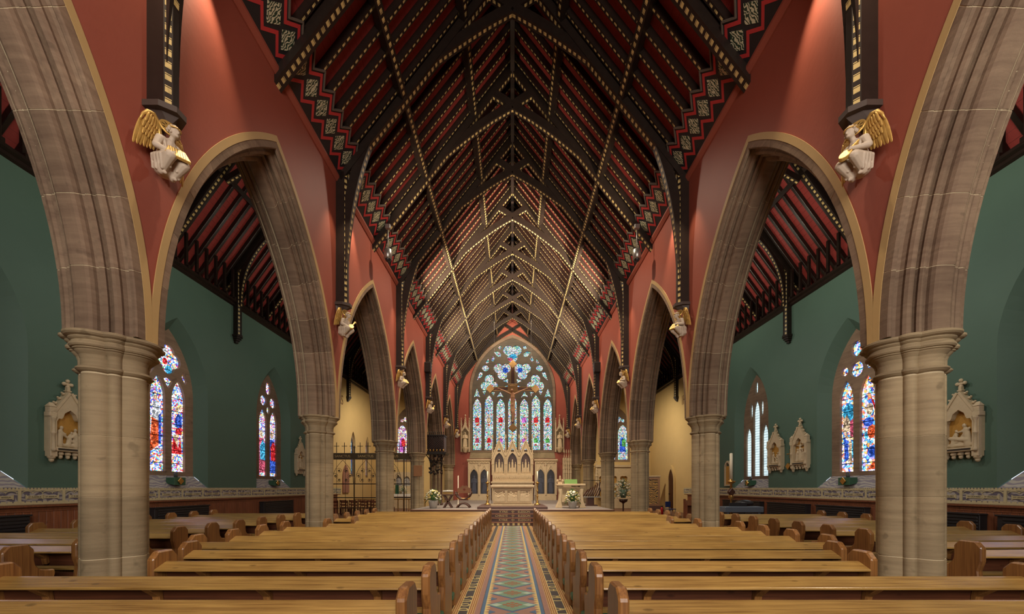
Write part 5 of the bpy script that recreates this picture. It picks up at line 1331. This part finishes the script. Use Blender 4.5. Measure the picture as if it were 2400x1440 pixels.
# ---- standing candlesticks
for s, side in ((-1, 'left'), (1, 'right')):
    t = thing('candlestick', 'tall turned brass candlestick with white candle %s of the altar' % side, 'candlestick', (s * 1.40, 21.9, ZP), (0, 0, 0), 'standing candlesticks by the altar')
    obj('stand', MB().lathe([(0.19, 0), (0.19, 0.03), (0.10, 0.06), (0.05, 0.12), (0.09, 0.17), (0.04, 0.22), (0.035, 0.42), (0.075, 0.46), (0.035, 0.5), (0.03, 0.72), (0.08, 0.77), (0.035, 0.82), (0.03, 1.05), (0.06, 1.1), (0.03, 1.15), (0.13, 1.22), (0.13, 1.24), (0.04, 1.25), (0.04, 1.30)], 16), M['brass'], t)
    obj('candle', MB().lathe([(0.036, 1.28), (0.036, 1.86), (0.01, 1.87)], 12), M['candle'], t)
# ---- stone ambo with green fall
t = thing('stone_ambo', 'pale carved stone ambo table with green cloth on top, right of the altar', 'ambo', (3.12, 20.95, ZF))
obj('top_slab', MB().box(-0.76, 0.76, -0.3, 0.35, 1.18, 1.28).mesh('top_slab', 0.02), M['carved'], t)
obj('front_panel', curve_mesh([[(-0.5, 0.3), (0.5, 0.3), (0.5, 1.12), (-0.5, 1.12)]] + [lancet(0.12, 0.4, 0.85, 0.18, x) for x in (-0.33, 0, 0.33)], 0.10), M['carved'], t, (0, -0.12, 0), (PI/2, 0, 0))
obj('panel_back', MB().box(-0.5, 0.5, -0.08, 0.2, 0.1, 1.12), M['carved'], t)
for s in (-1, 1):
    obj('curved_leg', MB().prism([(s*0.70, 1.18), (s*0.46, 1.18), (s*0.50, 0.8), (s*0.52, 0.35), (s*0.46, 0.0), (s*0.80, 0.0), (s*0.66, 0.35), (s*0.62, 0.75)], -0.22, 0.25, 'y').mesh('curved_leg', 0.015), M['carved'], t)
obj('rail_moulding', MB().box(-0.70, 0.70, -0.24, 0.27, 1.06, 1.12).mesh('rail_moulding', 0.01), M['carved'], t)
tag(obj('green_book_stand', MB().prism([(0, 0), (0.30, 0), (0.12, 0.24), (0.08, 0.24)], -0.34, 0.34, 'x').mesh('green_book_stand', 0.01), plain('green_altar_cloth', (110, 146, 74), 0.7, 0.1), None, (3.12, 20.75, ZF + 1.281)), 'green cloth-covered book stand on the pale stone ambo', 'book stand')
t = thing('small_shrine', 'small spired metal shrine at the left end of the stone ambo', 'shrine', (2.56, 20.95, ZF + 1.281))
obj('box', MB().box(-0.12, 0.12, -0.08, 0.08, 0, 0.10).mesh('box', 0.01), M['carved'], t)
for x, h in ((-0.13, 0.2), (0, 0.42), (0.13, 0.2)): spire(x, 0, 0.05, h, 0.03, t, 2)
# ---- flowers
M['petal'] = plain('white_petals', (232, 228, 206), 0.6, 0.08); M['petal_y'] = plain('pale_yellow_petals', (222, 204, 128), 0.6, 0.12); M['leafg'] = plain('green_leaves', (70, 100, 50), 0.55, 0.35, 8); M['leafs'] = plain('silver_green_leaves', (118, 142, 118), 0.55, 0.25, 8)
M['vase'] = plain('grey_pottery', (170, 164, 156), 0.4, 0.1)
def bloom(r):
    b = MB().ball((0, 0, 0.0), (r*0.55, r*0.55, r*0.45), 8, 5)
    for k in range(6):
        a = 2*PI*k/6; b.ball((r*0.55*math.cos(a), r*0.55*math.sin(a), 0.02), (r*0.5, r*0.5, r*0.3), 6, 4)
    return b.mesh('bloom')
bl = {0: bloom(0.055), 1: bloom(0.055), 2: bloom(0.075)}
def bouquet(lab, loc, zr, r, n, base_z, seed, mats, tall=1.0, stand=None):
    t = thing('flower_arrangement', lab, 'flowers', loc, (0, 0, 0), 'flower arrangements')
    rg = random.Random(seed)
    lf = MB()
    for k in range(int(n * 3.2)):
        a = rg.uniform(0, 2*PI); el = rg.uniform(-0.5, 1.5); rr = r * rg.uniform(0.35, 1.08)
        c = Vector((rr*math.cos(a)*math.cos(el), rr*math.sin(a)*math.cos(el), base_z + rr*math.sin(el)*tall + r*0.35))
        q_ = Matrix.Rotation(a, 3, 'Z') @ Matrix.Rotation(-el, 3, 'Y'); L_ = rg.uniform(0.08, 0.16)
        lf.add([c + q_ @ Vector(v) for v in ((0, 0, 0), (L_*0.5, 0.03, 0.01), (L_, 0, 0), (L_*0.5, -0.03, 0.01), (L_*0.5, 0, -0.012))], [(0, 1, 2, 3), (0, 4, 1), (1, 4, 2), (2, 4, 3), (3, 4, 0)])
    for s in (-1, 1): lf.tube([(0, 0, base_z + 0.1), (s*r*0.7, -0.05, base_z + 0.08), (s*r*1.1, -0.08, base_z - 0.15)], 0.018, 5)
    lf.tube([(0, 0, base_z - 0.05), (0, 0, base_z + r*0.8)], [r*0.25, r*0.45], 8)
    fo = obj('foliage', lf, mats[2], t); fo['kind'] = 'stuff'
    for k in range(n):
        a = 2*PI*k*0.618; el = -0.25 + 1.75 * (k + 0.5) / n; rr = r * rg.uniform(0.85, 1.05)
        c = (rr*math.cos(a)*math.cos(el), rr*math.sin(a)*math.cos(el), base_z + rr*math.sin(el)*tall + r*0.35)
        j = 1 if rg.random() < 0.35 else (2 if rg.random() < 0.3 else 0)
        sc = rg.uniform(0.85, 1.25)
        obj('bloom', bl[j], mats[0] if j != 1 else mats[1], t, c, (rg.uniform(-0.6, 0.6), rg.uniform(-0.6, 0.6), 0), (sc, sc, sc))
    if stand: stand(t)
    else: obj('vase', MB().lathe([(0.15, 0), (0.19, 0.05), (0.24, 0.30), (0.25, base_z), (0.22, base_z), (0.20, 0.25), (0.05, 0.06)], 18), M['vase'], t)
    return t
bouquet('white and yellow flowers in a grey vase beside the fourth left pier', (-4.12, 20.3, ZF), 0, 0.38, 46, 0.42, 5, (M['petal'], M['petal_y'], M['leafg']))
bouquet('white and yellow flowers in a grey vase before the stone ambo', (3.12, 20.25, ZF), 0, 0.38, 46, 0.38, 9, (M['petal'], M['petal_y'], M['leafg']))
def ped(t):
    obj('pedestal', MB().lathe([(0.22, 0), (0.22, 0.04), (0.05, 0.1), (0.04, 0.75), (0.12, 0.82), (0.22, 0.86), (0.28, 1.02), (0.1, 1.02)], 12), M['dark_wood'], t)
bouquet('tall spray of white flowers on a dark pedestal right of the fourth right pier', (6.62, 23.3, 0.05), 0, 0.58, 80, 1.15, 13, (M['petal'], M['petal'], M['leafs']), 1.35, ped)
for o_ in ():
    pass
# ---- X-frame stand with open book, carved curule chair
t = thing('folding_stand', 'dark X-legged folding stand near the left flowers', 'stand', (-3.45, 20.9, ZF))
for s in (-1, 1):
    for y in (-0.16, 0.16):
        obj('leg', MB().prism([(-s*0.26, 0), (-s*0.17, 0), (s*0.26, 0.68), (s*0.17, 0.68)], y - 0.03, y + 0.03, 'y').mesh('leg', 0.006), M['dark_wood'], t)
obj('stand_top', MB().box(-0.34, 0.34, -0.22, 0.22, 0.66, 0.72).mesh('stand_top', 0.01), M['dark_wood'], t)
tag(obj('missal_box', MB().box(-0.24, 0.24, -0.14, 0.14, 0, 0.15).mesh('missal_box', 0.01), M['pew'], None, (-3.45, 20.9, ZF + 0.721)), 'small wooden box on the X-legged stand', 'box')
tag(obj('open_book', MB().prism([(-0.26, 0.0), (0.26, 0.0), (0.26, 0.05), (0.03, 0.07), (0, 0.04), (-0.03, 0.07), (-0.26, 0.05)], -0.16, 0.16, 'y').mesh('open_book', 0.004), M['white'], None, (-3.45, 20.9, ZF + 0.872)), 'open white book lying on the wooden box', 'book')
t = thing('curule_chair', 'carved wooden curule armchair with curved crossed legs beside the folding stand', 'chair', (-2.62, 21.0, ZF))
def arc(cx, cz, r, a0, a1, n=10): return [(cx + r*math.cos(a0 + (a1 - a0)*i/n), cz + r*math.sin(a0 + (a1 - a0)*i/n)) for i in range(n + 1)]
for y in (-0.26, 0.22):
    obj('leg', MB().tube([(x, y, z) for x, z in arc(0, -0.12, 0.36, 0.35, PI - 0.35)], 0.045, 8), M['dark_wood'], t)
    obj('arm', MB().tube([(x, y, z) for x, z in arc(0, 0.86, 0.40, PI + 0.12, 2*PI - 0.12)], 0.045, 8), M['dark_wood'], t)
obj('seat', MB().box(-0.33, 0.33, -0.28, 0.24, 0.46, 0.52).mesh('seat', 0.02), M['goldflat'], t)
obj('backrest', curve_mesh([[(-0.36, 0.78), (0.36, 0.78), (0.38, 1.04), (0.2, 1.10), (0.1, 1.2), (0, 1.16), (-0.1, 1.2), (-0.2, 1.10), (-0.38, 1.04)]] + [circle(0, 0.97, 0.07, 12)], 0.06), wood('carved_walnut', (130, 84, 48), (80, 48, 28), 0.45), t, (0, 0.22, 0), (PI/2, 0, 0))
for s in (-1, 1): obj('arm_rest', MB().box(s*0.40 - 0.04, s*0.40 + 0.04, -0.3, 0.26, 0.80, 0.86).mesh('arm_rest', 0.015), M['dark_wood'], t)
tag(obj('thin_candle', MB().lathe([(0.09, 0), (0.02, 0.03), (0.02, 0.9), (0.035, 0.92), (0.022, 0.94), (0.022, 1.75), (0.008, 1.76)], 10), M['candle'], None, (-3.05, 21.9, ZF)), 'thin white standing candle behind the curule chair', 'candle')
# ---- dark ironwork pulpit on thin columns
t = thing('pulpit', 'dark lattice-sided pulpit raised on thin iron columns by the fourth left pier', 'pulpit', (-4.72, 24.4, ZF))
lat = MB()
for k in range(-6, 12):
    for d in (-1, 1):
        a = Vector((-0.5 + k*0.14, -0.5, 3.30)); b = a + Vector((d*0.95, 0, 0.95))
        # clip to the panel
        x0, x1 = a.x, b.x
        t0 = 0.0; t1 = 1.0
        if d > 0: t0 = max(0, (-0.5 - x0)/0.95); t1 = min(1, (0.5 - x0)/0.95)
        else: t0 = max(0, (x0 - 0.5)/0.95); t1 = min(1, (x0 + 0.5)/0.95)
        if t1 - t0 > 0.05: lat.tube([a.lerp(b, t0), a.lerp(b, t1)], 0.014, 4)
obj('lattice_panel', lat, M['iron'], t)
obj('pulpit_box', MB().box(-0.52, 0.52, -0.46, 0.4, 3.25, 4.28).mesh('pulpit_box', 0.01), M['dark_wood'], t)
obj('top_rail', MB().box(-0.56, 0.56, -0.54, 0.44, 4.25, 4.33).mesh('top_rail', 0.01), M['iron'], t)
for k in range(9): obj('cresting', MB().lathe([(0.015, 4.33), (0.015, 4.42), (0.035, 4.46), (0.01, 4.52)], 6, (-0.5 + k*0.125, -0.5, 0)), M['iron'], t)
obj('platform', MB().prism([(-0.60, 3.12), (0.62, 3.12), (0.68, 3.26), (-0.66, 3.26)], -0.6, 0.5, 'y').mesh('platform', 0.01), M['iron'], t)
for i in range(6): obj('drop_ornament', MB().ball((-0.5 + 0.2*i, -0.6, 3.36), (0.05, 0.03, 0.07), 8, 5), M['brass'], t)
for x, y in ((-0.35, -0.3), (-0.12, -0.34), (0.12, -0.34), (0.30, -0.2), (-0.25, 0.3), (0.25, 0.3)):
    obj('column', MB().lathe([(0.07, 0), (0.07, 0.08), (0.028, 0.12), (0.028, 1.9), (0.06, 1.98), (0.06, 2.05), (0.028, 2.1), (0.028, 3.15)], 8, (x, y, 0)), M['dark_wood'], t)
for x, d in ((-0.3, -1), (0.0, 1), (0.3, 1)):
    obj('scroll_bracket', MB().tube([(x, -0.3, 2.1), (x + d*0.02, -0.34, 2.5), (x + d*0.1, -0.42, 2.85), (x + d*0.28, -0.55, 3.12)], 0.03, 6), M['iron'], t)
leafs = MB()
rg = random.Random(2)
for k in range(60): leafs.ball((rg.uniform(-0.42, 0.38), rg.uniform(-0.46, -0.3), rg.uniform(1.9, 3.1)), (0.05, 0.03, 0.06), 6, 4)
o_ = obj('iron_foliage', leafs, M['iron'], t); o_['kind'] = 'stuff'
tag(obj('notice_board', MB().box(-0.24, 0.24, -0.03, 0, 0, 0.62).mesh('notice_board', 0.008), plain('cork_board', (150, 106, 70), 0.7, 0.15), None, (-5.36, 22.10, 2.40)), 'plain brown notice board hung on the fourth left pier', 'notice board')
# ---- slatted choir seat
t = thing('slatted_seat', 'dark red wooden seat with curved slats right of the stone ambo', 'seat', (4.62, 23.2, ZF))
obj('base', MB().box(-0.2, 0.2, -0.25, 0.25, 0, 0.5).mesh('base', 0.02), M['dark_wood'], t)
obj('foot', MB().box(-0.4, 0.4, -0.3, 0.3, 0, 0.06).mesh('foot', 0.01), M['dark_wood'], t)
obj('front_rail', MB().box(-0.45, 0.55, -0.34, -0.28, 0.5, 0.56).mesh('front_rail', 0.01), M['steel'], t)
for k in range(7):
    obj('slat', MB().tube([(-0.45 + k*0.14, -0.3, 0.56), (-0.38 + k*0.14, -0.28, 0.72), (-0.25 + k*0.15, -0.1, 0.84 + 0.04*k), (-0.05 + k*0.14, 0.25, 0.95 + 0.09*k)], 0.045, 6), M['dark_wood'], t)
obj('hand_rail', MB().tube([(-0.45, -0.3, 1.5), (0.55, -0.3, 1.5)], 0.02, 6), M['iron'], t)
obj('rail_upright', MB().tube([(0.5, -0.3, 0.5), (0.5, -0.3, 1.5)], 0.02, 6), M['iron'], t)
# ---- carved sedilia canopy on the right of the sanctuary
t = thing('stone_canopy', 'narrow carved stone canopy against the right end of the red east wall', 'stone canopy', (4.62, 32.9, ZF))
obj('panel', MB().box(-0.34, 0.34, -0.15, 0.5, 0.9, 3.6).mesh('panel', 0.01), M['carved'], t)
for x in (-0.28, -0.1, 0.1, 0.28): spire(x, -0.2, 1.6, 2.7, 0.07, t, 4)
obj('corbelled_base', MB().lathe([(0.18, 0), (0.2, 0.5), (0.4, 0.95), (0.4, 1.1)], 8, (0, 0, 0), False), M['carved'], t)

# ================================================================== LEFT CHAPEL: iron screen, altar, seats
t = thing('iron_screen', 'wrought-iron chapel screen lettered SANCTUS across the left aisle', 'iron screen', (0, 22.8, 0.0))
M['bar'] = plain('dark_bronze_bar', (92, 78, 54), 0.5, 0.2)
obj('lettered_bar', MB().box(-11.7, -5.95, -0.04, 0.04, 3.40, 3.78).mesh('lettered_bar', 0.01), M['bar'], t)
for x in (-11.25, -9.92, -8.57, -7.12):
    obj('bar_lettering', text_mesh('SANCTUS', 0.21, 0.006), M['step_gold'], t, (x, -0.046, 3.59), (PI/2, 0, 0))
post_i = MB().lathe([(0.035, 0), (0.035, 3.4), (0.035, 4.05), (0.07, 4.1), (0.02, 4.18)], 8).mesh('screen_post')
for x in (-10.6, -9.25, -7.9, -6.34): obj('screen_post', post_i, M['bar'], t, (x, 0, 0))
sb = MB().tube([(0, 0, 0.2), (0, 0, 3.4)], 0.011, 5).mesh('screen_bar')
for k in range(11):
    x = -11.3 + k * 0.51; obj('screen_bar', sb, M['iron'], t, (x, 0, 0))
for z in (1.15, 1.95): obj('screen_rail', MB().box(-11.7, -5.95, -0.02, 0.02, z, z + 0.05), M['iron'], t)
cxm = MB().box(-0.014, 0.014, -0.012, 0.012, 3.78, 4.40).box(-0.16, 0.16, -0.012, 0.012, 4.17, 4.20).mesh('cross_spike')
for k in range(12): obj('cross_spike', cxm, M['iron'], t, (-11.2 + k * 0.46, 0, 0))
def spiral(cx, cz, r0, a0, turns, n=18): return [(cx + r0*(1 - 0.75*i/n)*math.cos(a0 + turns*2*PI*i/n), 0, cz + r0*(1 - 0.75*i/n)*math.sin(a0 + turns*2*PI*i/n)) for i in range(n + 1)]
scr = MB().tube([(0.62, 0, 1.98), (0.60, 0, 2.3), (0.53, 0, 2.6), (0.42, 0, 2.85), (0.28, 0, 3.05), (0.14, 0, 3.22), (0.0, 0, 3.37)], 0.013, 5)
scr.tube(spiral(0.42, 2.45, 0.16, 0.3, 1.2), 0.011, 5).tube(spiral(0.20, 2.75, 0.15, 0.9, 1.2), 0.011, 5).tube(spiral(0.22, 2.2, 0.16, 1.2, -1.2), 0.011, 5)
for cx_, cz_ in ((0.42, 2.45), (0.2, 2.75), (0.22, 2.2)):
    for a_ in range(3): scr.ball((cx_ + 0.04*math.cos(a_*2.1), 0, cz_ + 0.04*math.sin(a_*2.1)), (0.035, 0.015, 0.035), 6, 4)
scr = scr.mesh('scrollwork')
for x in (-11.25, -9.92, -8.57, -7.12):
    for d in (-1, 1): obj('scrollwork', scr, M['bar'], t, (x, 0, 0), None, (d, 1, 1))
t = thing('chapel_altar', 'white-topped chapel altar with carved stone back at the end of the left aisle', 'altar', (-9.1, 33.2, 0.0))
obj('table', MB().box(-1.1, 1.1, -0.35, 0.35, 0.0, 1.0).mesh('table', 0.01), M['carved'], t)
obj('altar_cloth', MB().box(-1.2, 1.2, -0.42, 0.38, 1.0, 1.22).mesh('altar_cloth', 0.01), M['white'], t)
obj('carved_back', curve_mesh([[(-1.1, 1.2), (1.1, 1.2), (1.1, 3.1), (-1.1, 3.1)]] + [lancet(0.26, 1.9, 2.4, 0.35, x) for x in (-0.7, 0, 0.7)], 0.16), M['carved'], t, (0, 0.5, 0), (PI/2, 0, 0))
obj('niche_backing', MB().box(-1.05, 1.05, 0.56, 0.64, 1.2, 3.0), M['sill'], t)
for x in (-0.75, 0.75): obj('side_curtain', MB().prism([(x - 0.14 + 0.28*i/8, (0.02 if i % 2 else -0.02)) for i in range(9)] + [(x + 0.14, 0.05), (x - 0.14, 0.05)], 1.22, 2.0, 'z'), M['kneeler'], t, (0, 0.1, 0))
bouquet('small white flowers on the left chapel altar', (-9.3, 33.15, 1.225), 0, 0.3, 26, 0.22, 21, (M['petal'], M['petal'], M['leafs']), 1.0, lambda tt: obj('vase', MB().lathe([(0.08, 0), (0.12, 0.1), (0.1, 0.2), (0.06, 0.2)], 10), M['vase'], tt))
def chair(loc, rz, lab, grp):
    t = thing('chapel_chair', lab, 'chair', loc, (0, 0, rz), grp)
    obj('seat', MB().box(-0.22, 0.22, -0.2, 0.22, 0.42, 0.46).mesh('seat', 0.008), M['dark_wood'], t)
    for x in (-0.2, 0.2):
        obj('front_leg', MB().box(x - 0.02, x + 0.02, 0.17, 0.21, 0, 0.42), M['dark_wood'], t)
        obj('back_leg', MB().box(x - 0.02, x + 0.02, -0.22, -0.18, 0, 0.95), M['dark_wood'], t)
    obj('back_slat', MB().box(-0.2, 0.2, -0.215, -0.185, 0.78, 0.93).mesh('back_slat', 0.006), M['wainscot'], t)
    obj('back_slat', MB().box(-0.2, 0.2, -0.215, -0.185, 0.6, 0.68).mesh('back_slat', 0.006), M['wainscot'], t)
for i, yr in enumerate((25.0, 26.2)):
    for k in range(6):
        chair((-11.3 + 0.62 * k, yr, 0), 0, 'dark chapel chair behind the iron screen, %s in the %s row' % (ordn[k], ('nearer', 'farther')[i]), 'chairs behind the iron screen')
t = thing('altar_rail', 'low wooden communion rail across the left chapel', 'rail', (-8.9, 29.0, 0))
obj('top_rail', MB().box(-2.9, 2.9, -0.08, 0.08, 0.86, 0.94).mesh('top_rail', 0.01), M['pew'], t)
for k in range(15): obj('baluster', MB().lathe([(0.05, 0), (0.03, 0.1), (0.03, 0.7), (0.05, 0.86)], 6, (-2.8 + 0.4*k, 0, 0)), M['brass'], t)
M['stencil'] = plain('brown_wall_stencil', (120, 84, 56), 0.6, 0.1)
for s_ in (-1, 1):
    obj_w('wall_monogram', text_mesh('IHS', 0.95, 0.003, sx=0.8), M['stencil'], walls[2 * s_], (s_ * (XW - 0.006), 27.1, 7.9), (PI/2, 0, PI/2) if s_ < 0 else (PI/2, 0, -PI/2))
# pink carved wall memorial in the left chapel
tag(obj('wall_memorial', curve_mesh([lancet(0.5, 1.4, 2.5, 0.9)], 0.08), plain('pink_marble', (156, 110, 92), 0.5, 0.2), None, (-11.96, 28.0, 0), WROT), 'pink pointed marble memorial on the cream left wall', 'memorial')

# ================================================================== RIGHT CHAPEL AND AISLE
t = thing('chapel_reredos', 'honey-coloured carved stone reredos under the right chapel window', 'reredos', (9.1, 33.5, 0.0))
obj('screen_wall', curve_mesh([[(-1.9, 0.9), (1.9, 0.9), (1.9, 3.55), (-1.9, 3.55)]] + [foil(x, 2.45, 0.36, 4, PI/4, 20) for x in (-1.35, -0.45, 0.45, 1.35)] + [lancet(0.3, 1.0, 1.5, 0.4, x) for x in (-1.35, -0.45, 0.45, 1.35)], 0.18), M['carved'], t, (0, 0, 0), (PI/2, 0, 0))
obj('backing', MB().box(-1.9, 1.9, 0.1, 0.2, 0.9, 3.5), M['goldflat'], t)
obj('cornice', MB().box(-2.0, 2.0, -0.2, 0.2, 3.5, 3.7).mesh('cornice', 0.02), M['carved'], t)
obj('altar_block', MB().box(-1.2, 1.2, -0.7, 0.1, 0, 0.95).mesh('altar_block', 0.02), M['carved'], t)
for s in (-1, 1): spire(s * 1.9, -0.1, 2.2, 2.0, 0.1, t, 4)
# arched door in the cream wall
d1 = obj('door_1', curve_mesh([lancet(0.5, 0.0, 2.2, 1.0)], 0.08), M['dark_wood'], None, (11.985, 29.3, 0), WROT); struct(d1, 'narrow pointed wooden door in the cream right wall')
obj('door_frame', curve_mesh([lancet(0.66, 0.0, 2.2, 1.25), [(-0.48, -0.0001 + 0.001)] + lancet(0.48, 0.002, 2.2, 0.96)[1:-1] + [(0.48, 0.001)]], 0.14), M['cream_wall'], d1, (0, 0, -0.03))
obj('door_handle', MB().ball((0.32, 1.3, -0.08), 0.05, 8, 6), M['iron'], d1)
t = thing('painted_panel_screen', 'standing gilded panel painting in a wooden frame by the third right pier', 'painting', (11.0, 30.5, 0.0), (0, 0, -0.35))
obj('frame', curve_mesh([[(-0.5, 0.35), (0.5, 0.35), (0.5, 2.6), (-0.5, 2.6)], [(-0.36, 0.5), (0.36, 0.5), (0.36, 2.4), (-0.36, 2.4)]], 0.1), M['pew_end'], t, (0, 0, 0), (PI/2, 0, 0))
obj('picture', MB().box(-0.37, 0.37, 0.0, 0.03, 0.48, 2.42), leaf_panel('gilt_icon_paint', (190, 150, 80), (70, 58, 50), 6), t)
obj('cornice', MB().box(-0.56, 0.56, -0.1, 0.1, 2.6, 2.7).mesh('cornice', 0.01), M['carved'], t)
obj('base', MB().box(-0.6, 0.6, -0.25, 0.25, 0, 0.35).mesh('base', 0.01), M['dark_wood'], t)
t = thing('fire_extinguisher', 'red fire extinguisher by the third right pier', 'fire extinguisher', (9.35, 24.4, 0))
obj('cylinder', MB().lathe([(0.085, 0), (0.085, 0.45), (0.06, 0.52), (0.025, 0.55)], 14), plain('red_enamel', (180, 30, 34), 0.3, 0.05), t)
obj('valve', MB().lathe([(0.03, 0.55), (0.03, 0.62)], 8).box(-0.02, 0.1, -0.015, 0.015, 0.6, 0.63), M['iron'], t)
obj('hose', MB().tube([(0.03, 0, 0.58), (0.13, 0, 0.5), (0.12, 0, 0.25)], 0.014, 6), M['iron'], t)
t = thing('blue_chair', 'blue plastic chair in the right aisle beyond the pews', 'chair', (9.75, 24.0, 0), (0, 0, 0.5))
bm_ = plain('blue_plastic', (34, 56, 110), 0.5, 0.1)
obj('seat', MB().box(-0.23, 0.23, -0.22, 0.22, 0.42, 0.46).mesh('seat', 0.015), bm_, t)
obj('backrest', MB().box(-0.23, 0.23, 0.2, 0.24, 0.55, 0.9).mesh('backrest', 0.015), bm_, t)
for x in (-0.2, 0.2):
    for y in (-0.19, 0.22): obj('leg', MB().tube([(x, y, 0), (x, y, 0.55 if y > 0 else 0.42)], 0.014, 6), M['steel'], t)
t = thing('reading_desk', 'wooden reading desk with a white card in the right aisle', 'desk', (10.5, 22.6, 0))
obj('desk_panel', MB().box(-0.5, 0.5, 0.1, 0.16, 0, 0.95).mesh('desk_panel', 0.01), M['wainscot'], t)
for x in (-0.5, 0.5): obj('desk_side', MB().prism([(-0.3, 0), (0.16, 0), (0.16, 1.1), (-0.05, 1.1), (-0.3, 0.7)], x - 0.03, x + 0.03, 'x').mesh('desk_side', 0.01), M['wainscot'], t)
obj('desk_top', MB().prism([(-0.34, 0.72), (0.16, 0.98), (0.16, 1.02), (-0.34, 0.76)], -0.5, 0.5, 'x').mesh('desk_top', 0.006), M['wainscot'], t)
# paschal candle, keyboard, stool
t = thing('candle_stand', 'tall brass candle stand with a thick white candle by the second right pier', 'candle stand', (8.75, 15.6, 0))
obj('stand', MB().lathe([(0.22, 0), (0.22, 0.04), (0.05, 0.12), (0.035, 0.9), (0.07, 0.96), (0.035, 1.02), (0.035, 1.28), (0.11, 1.38), (0.05, 1.50), (0.04, 1.9), (0.16, 1.98), (0.16, 2.02), (0.06, 2.04), (0.06, 2.10)], 14), M['brass'], t)
obj('diamond_boss', MB().prism([(-0.14, 1.58), (0, 1.76), (0.14, 1.58), (0, 1.40)], -0.08, 0.08, 'y').mesh('diamond_boss', 0.02), M['dark_wood'], t)
obj('candle', MB().lathe([(0.055, 2.06), (0.055, 3.12), (0.012, 3.14)], 14), M['candle'], t)
t = thing('wall_shrine', 'small arched gilt frame on the green wall behind the candle stand', 'wall frame', (11.96, 21.6, 1.85), (0, 0, -PI/2))
obj('frame', curve_mesh([lancet(0.30, 0, 1.0, 0.4), lancet(0.22, 0.08, 1.0, 0.3)], 0.1), M['plaster'], t, (0, -0.02, 0), (PI/2, 0, 0))
obj('picture', MB().box(-0.24, 0.24, -0.01, 0.01, 0.05, 1.1), M['goldflat'], t)
t = thing('keyboard', 'grey electric organ keyboard at the front of the right aisle pews', 'keyboard', (8.9, 15.2, 0))
gm_ = plain('slate_grey_plastic', (92, 100, 112), 0.35, 0.1)
obj('casing', MB().box(-0.75, 0.75, -0.25, 0.25, 0.80, 1.02).mesh('casing', 0.02), gm_, t)
for x in (-0.6, 0.6): obj('leg', MB().box(x - 0.04, x + 0.04, -0.2, 0.2, 0, 0.80), gm_, t)
obj('music_rest', MB().box(-0.35, 0.35, 0.18, 0.22, 1.02, 1.16).mesh('music_rest', 0.01), M['radiator'], t)
t = thing('round_stool', 'round dark padded stool top behind the grey keyboard', 'stool', (9.45, 15.9, 0))
obj('cushion', MB().ball((0, 0, 1.12), (0.34, 0.34, 0.14), 16, 8), M['radiator'], t)
obj('stem', MB().lathe([(0.2, 0), (0.2, 0.03), (0.04, 0.06), (0.04, 1.0)], 10), M['iron'], t)
# ---- cameras and loudspeakers
for s, side in ((-1, 'left'), (1, 'right')):
    t = thing('dome_camera', 'steel dome camera hanging from the roof at the %s' % side, 'camera', (s * 4.42, 13.85, 9.85), (0, 0, 0), 'hanging dome cameras')
    obj('housing', MB().lathe([(0.11, 0.02), (0.145, 0.04), (0.145, 0.34), (0.12, 0.37), (0.03, 0.38)], 20), M['steel'], t)
    obj('dome', MB().ball((0, 0, 0.04), (0.105, 0.105, 0.12), 14, 8), M['radiator'], t)
    obj('rod', MB().tube([(0, 0, 0.37), (0, 0, 1.15)], 0.02, 8), M['steel'], t)
    obj('mount', MB().box(-0.09, 0.09, -0.06, 0.06, 1.1, 1.25).mesh('mount', 0.01), M['steel'], t)
    t = thing('loudspeaker', 'black box loudspeaker on the fourth wall post at the %s' % side, 'speaker', (s * 4.84, PY[3] - 0.26, 8.35), (0, 0, 0), 'wall post loudspeakers')
    obj('cabinet', MB().box(-0.2, 0.2, -0.14, 0.12, 0, 0.55).mesh('cabinet', 0.02), M['radiator'], t)
    obj('grille', MB().box(-0.17, 0.17, -0.155, -0.14, 0.03, 0.52), M['iron'], t)
    t = thing('floodlight', 'small floodlight fixed by the third wall post at the %s' % side, 'floodlight', (s * 4.62, PY[2] + 0.22, 9.75), (0, 0, 0), 'floodlights on the wall posts')
    obj('lamp_body', MB().box(-0.1, 0.1, -0.1, 0.05, -0.1, 0.1).mesh('lamp_body', 0.02), M['radiator'], t)
    obj('bracket', MB().box(-0.02, 0.3, -0.02, 0.02, 0.1, 0.13) if s > 0 else MB().box(-0.3, 0.02, -0.02, 0.02, 0.1, 0.13), M['iron'], t)
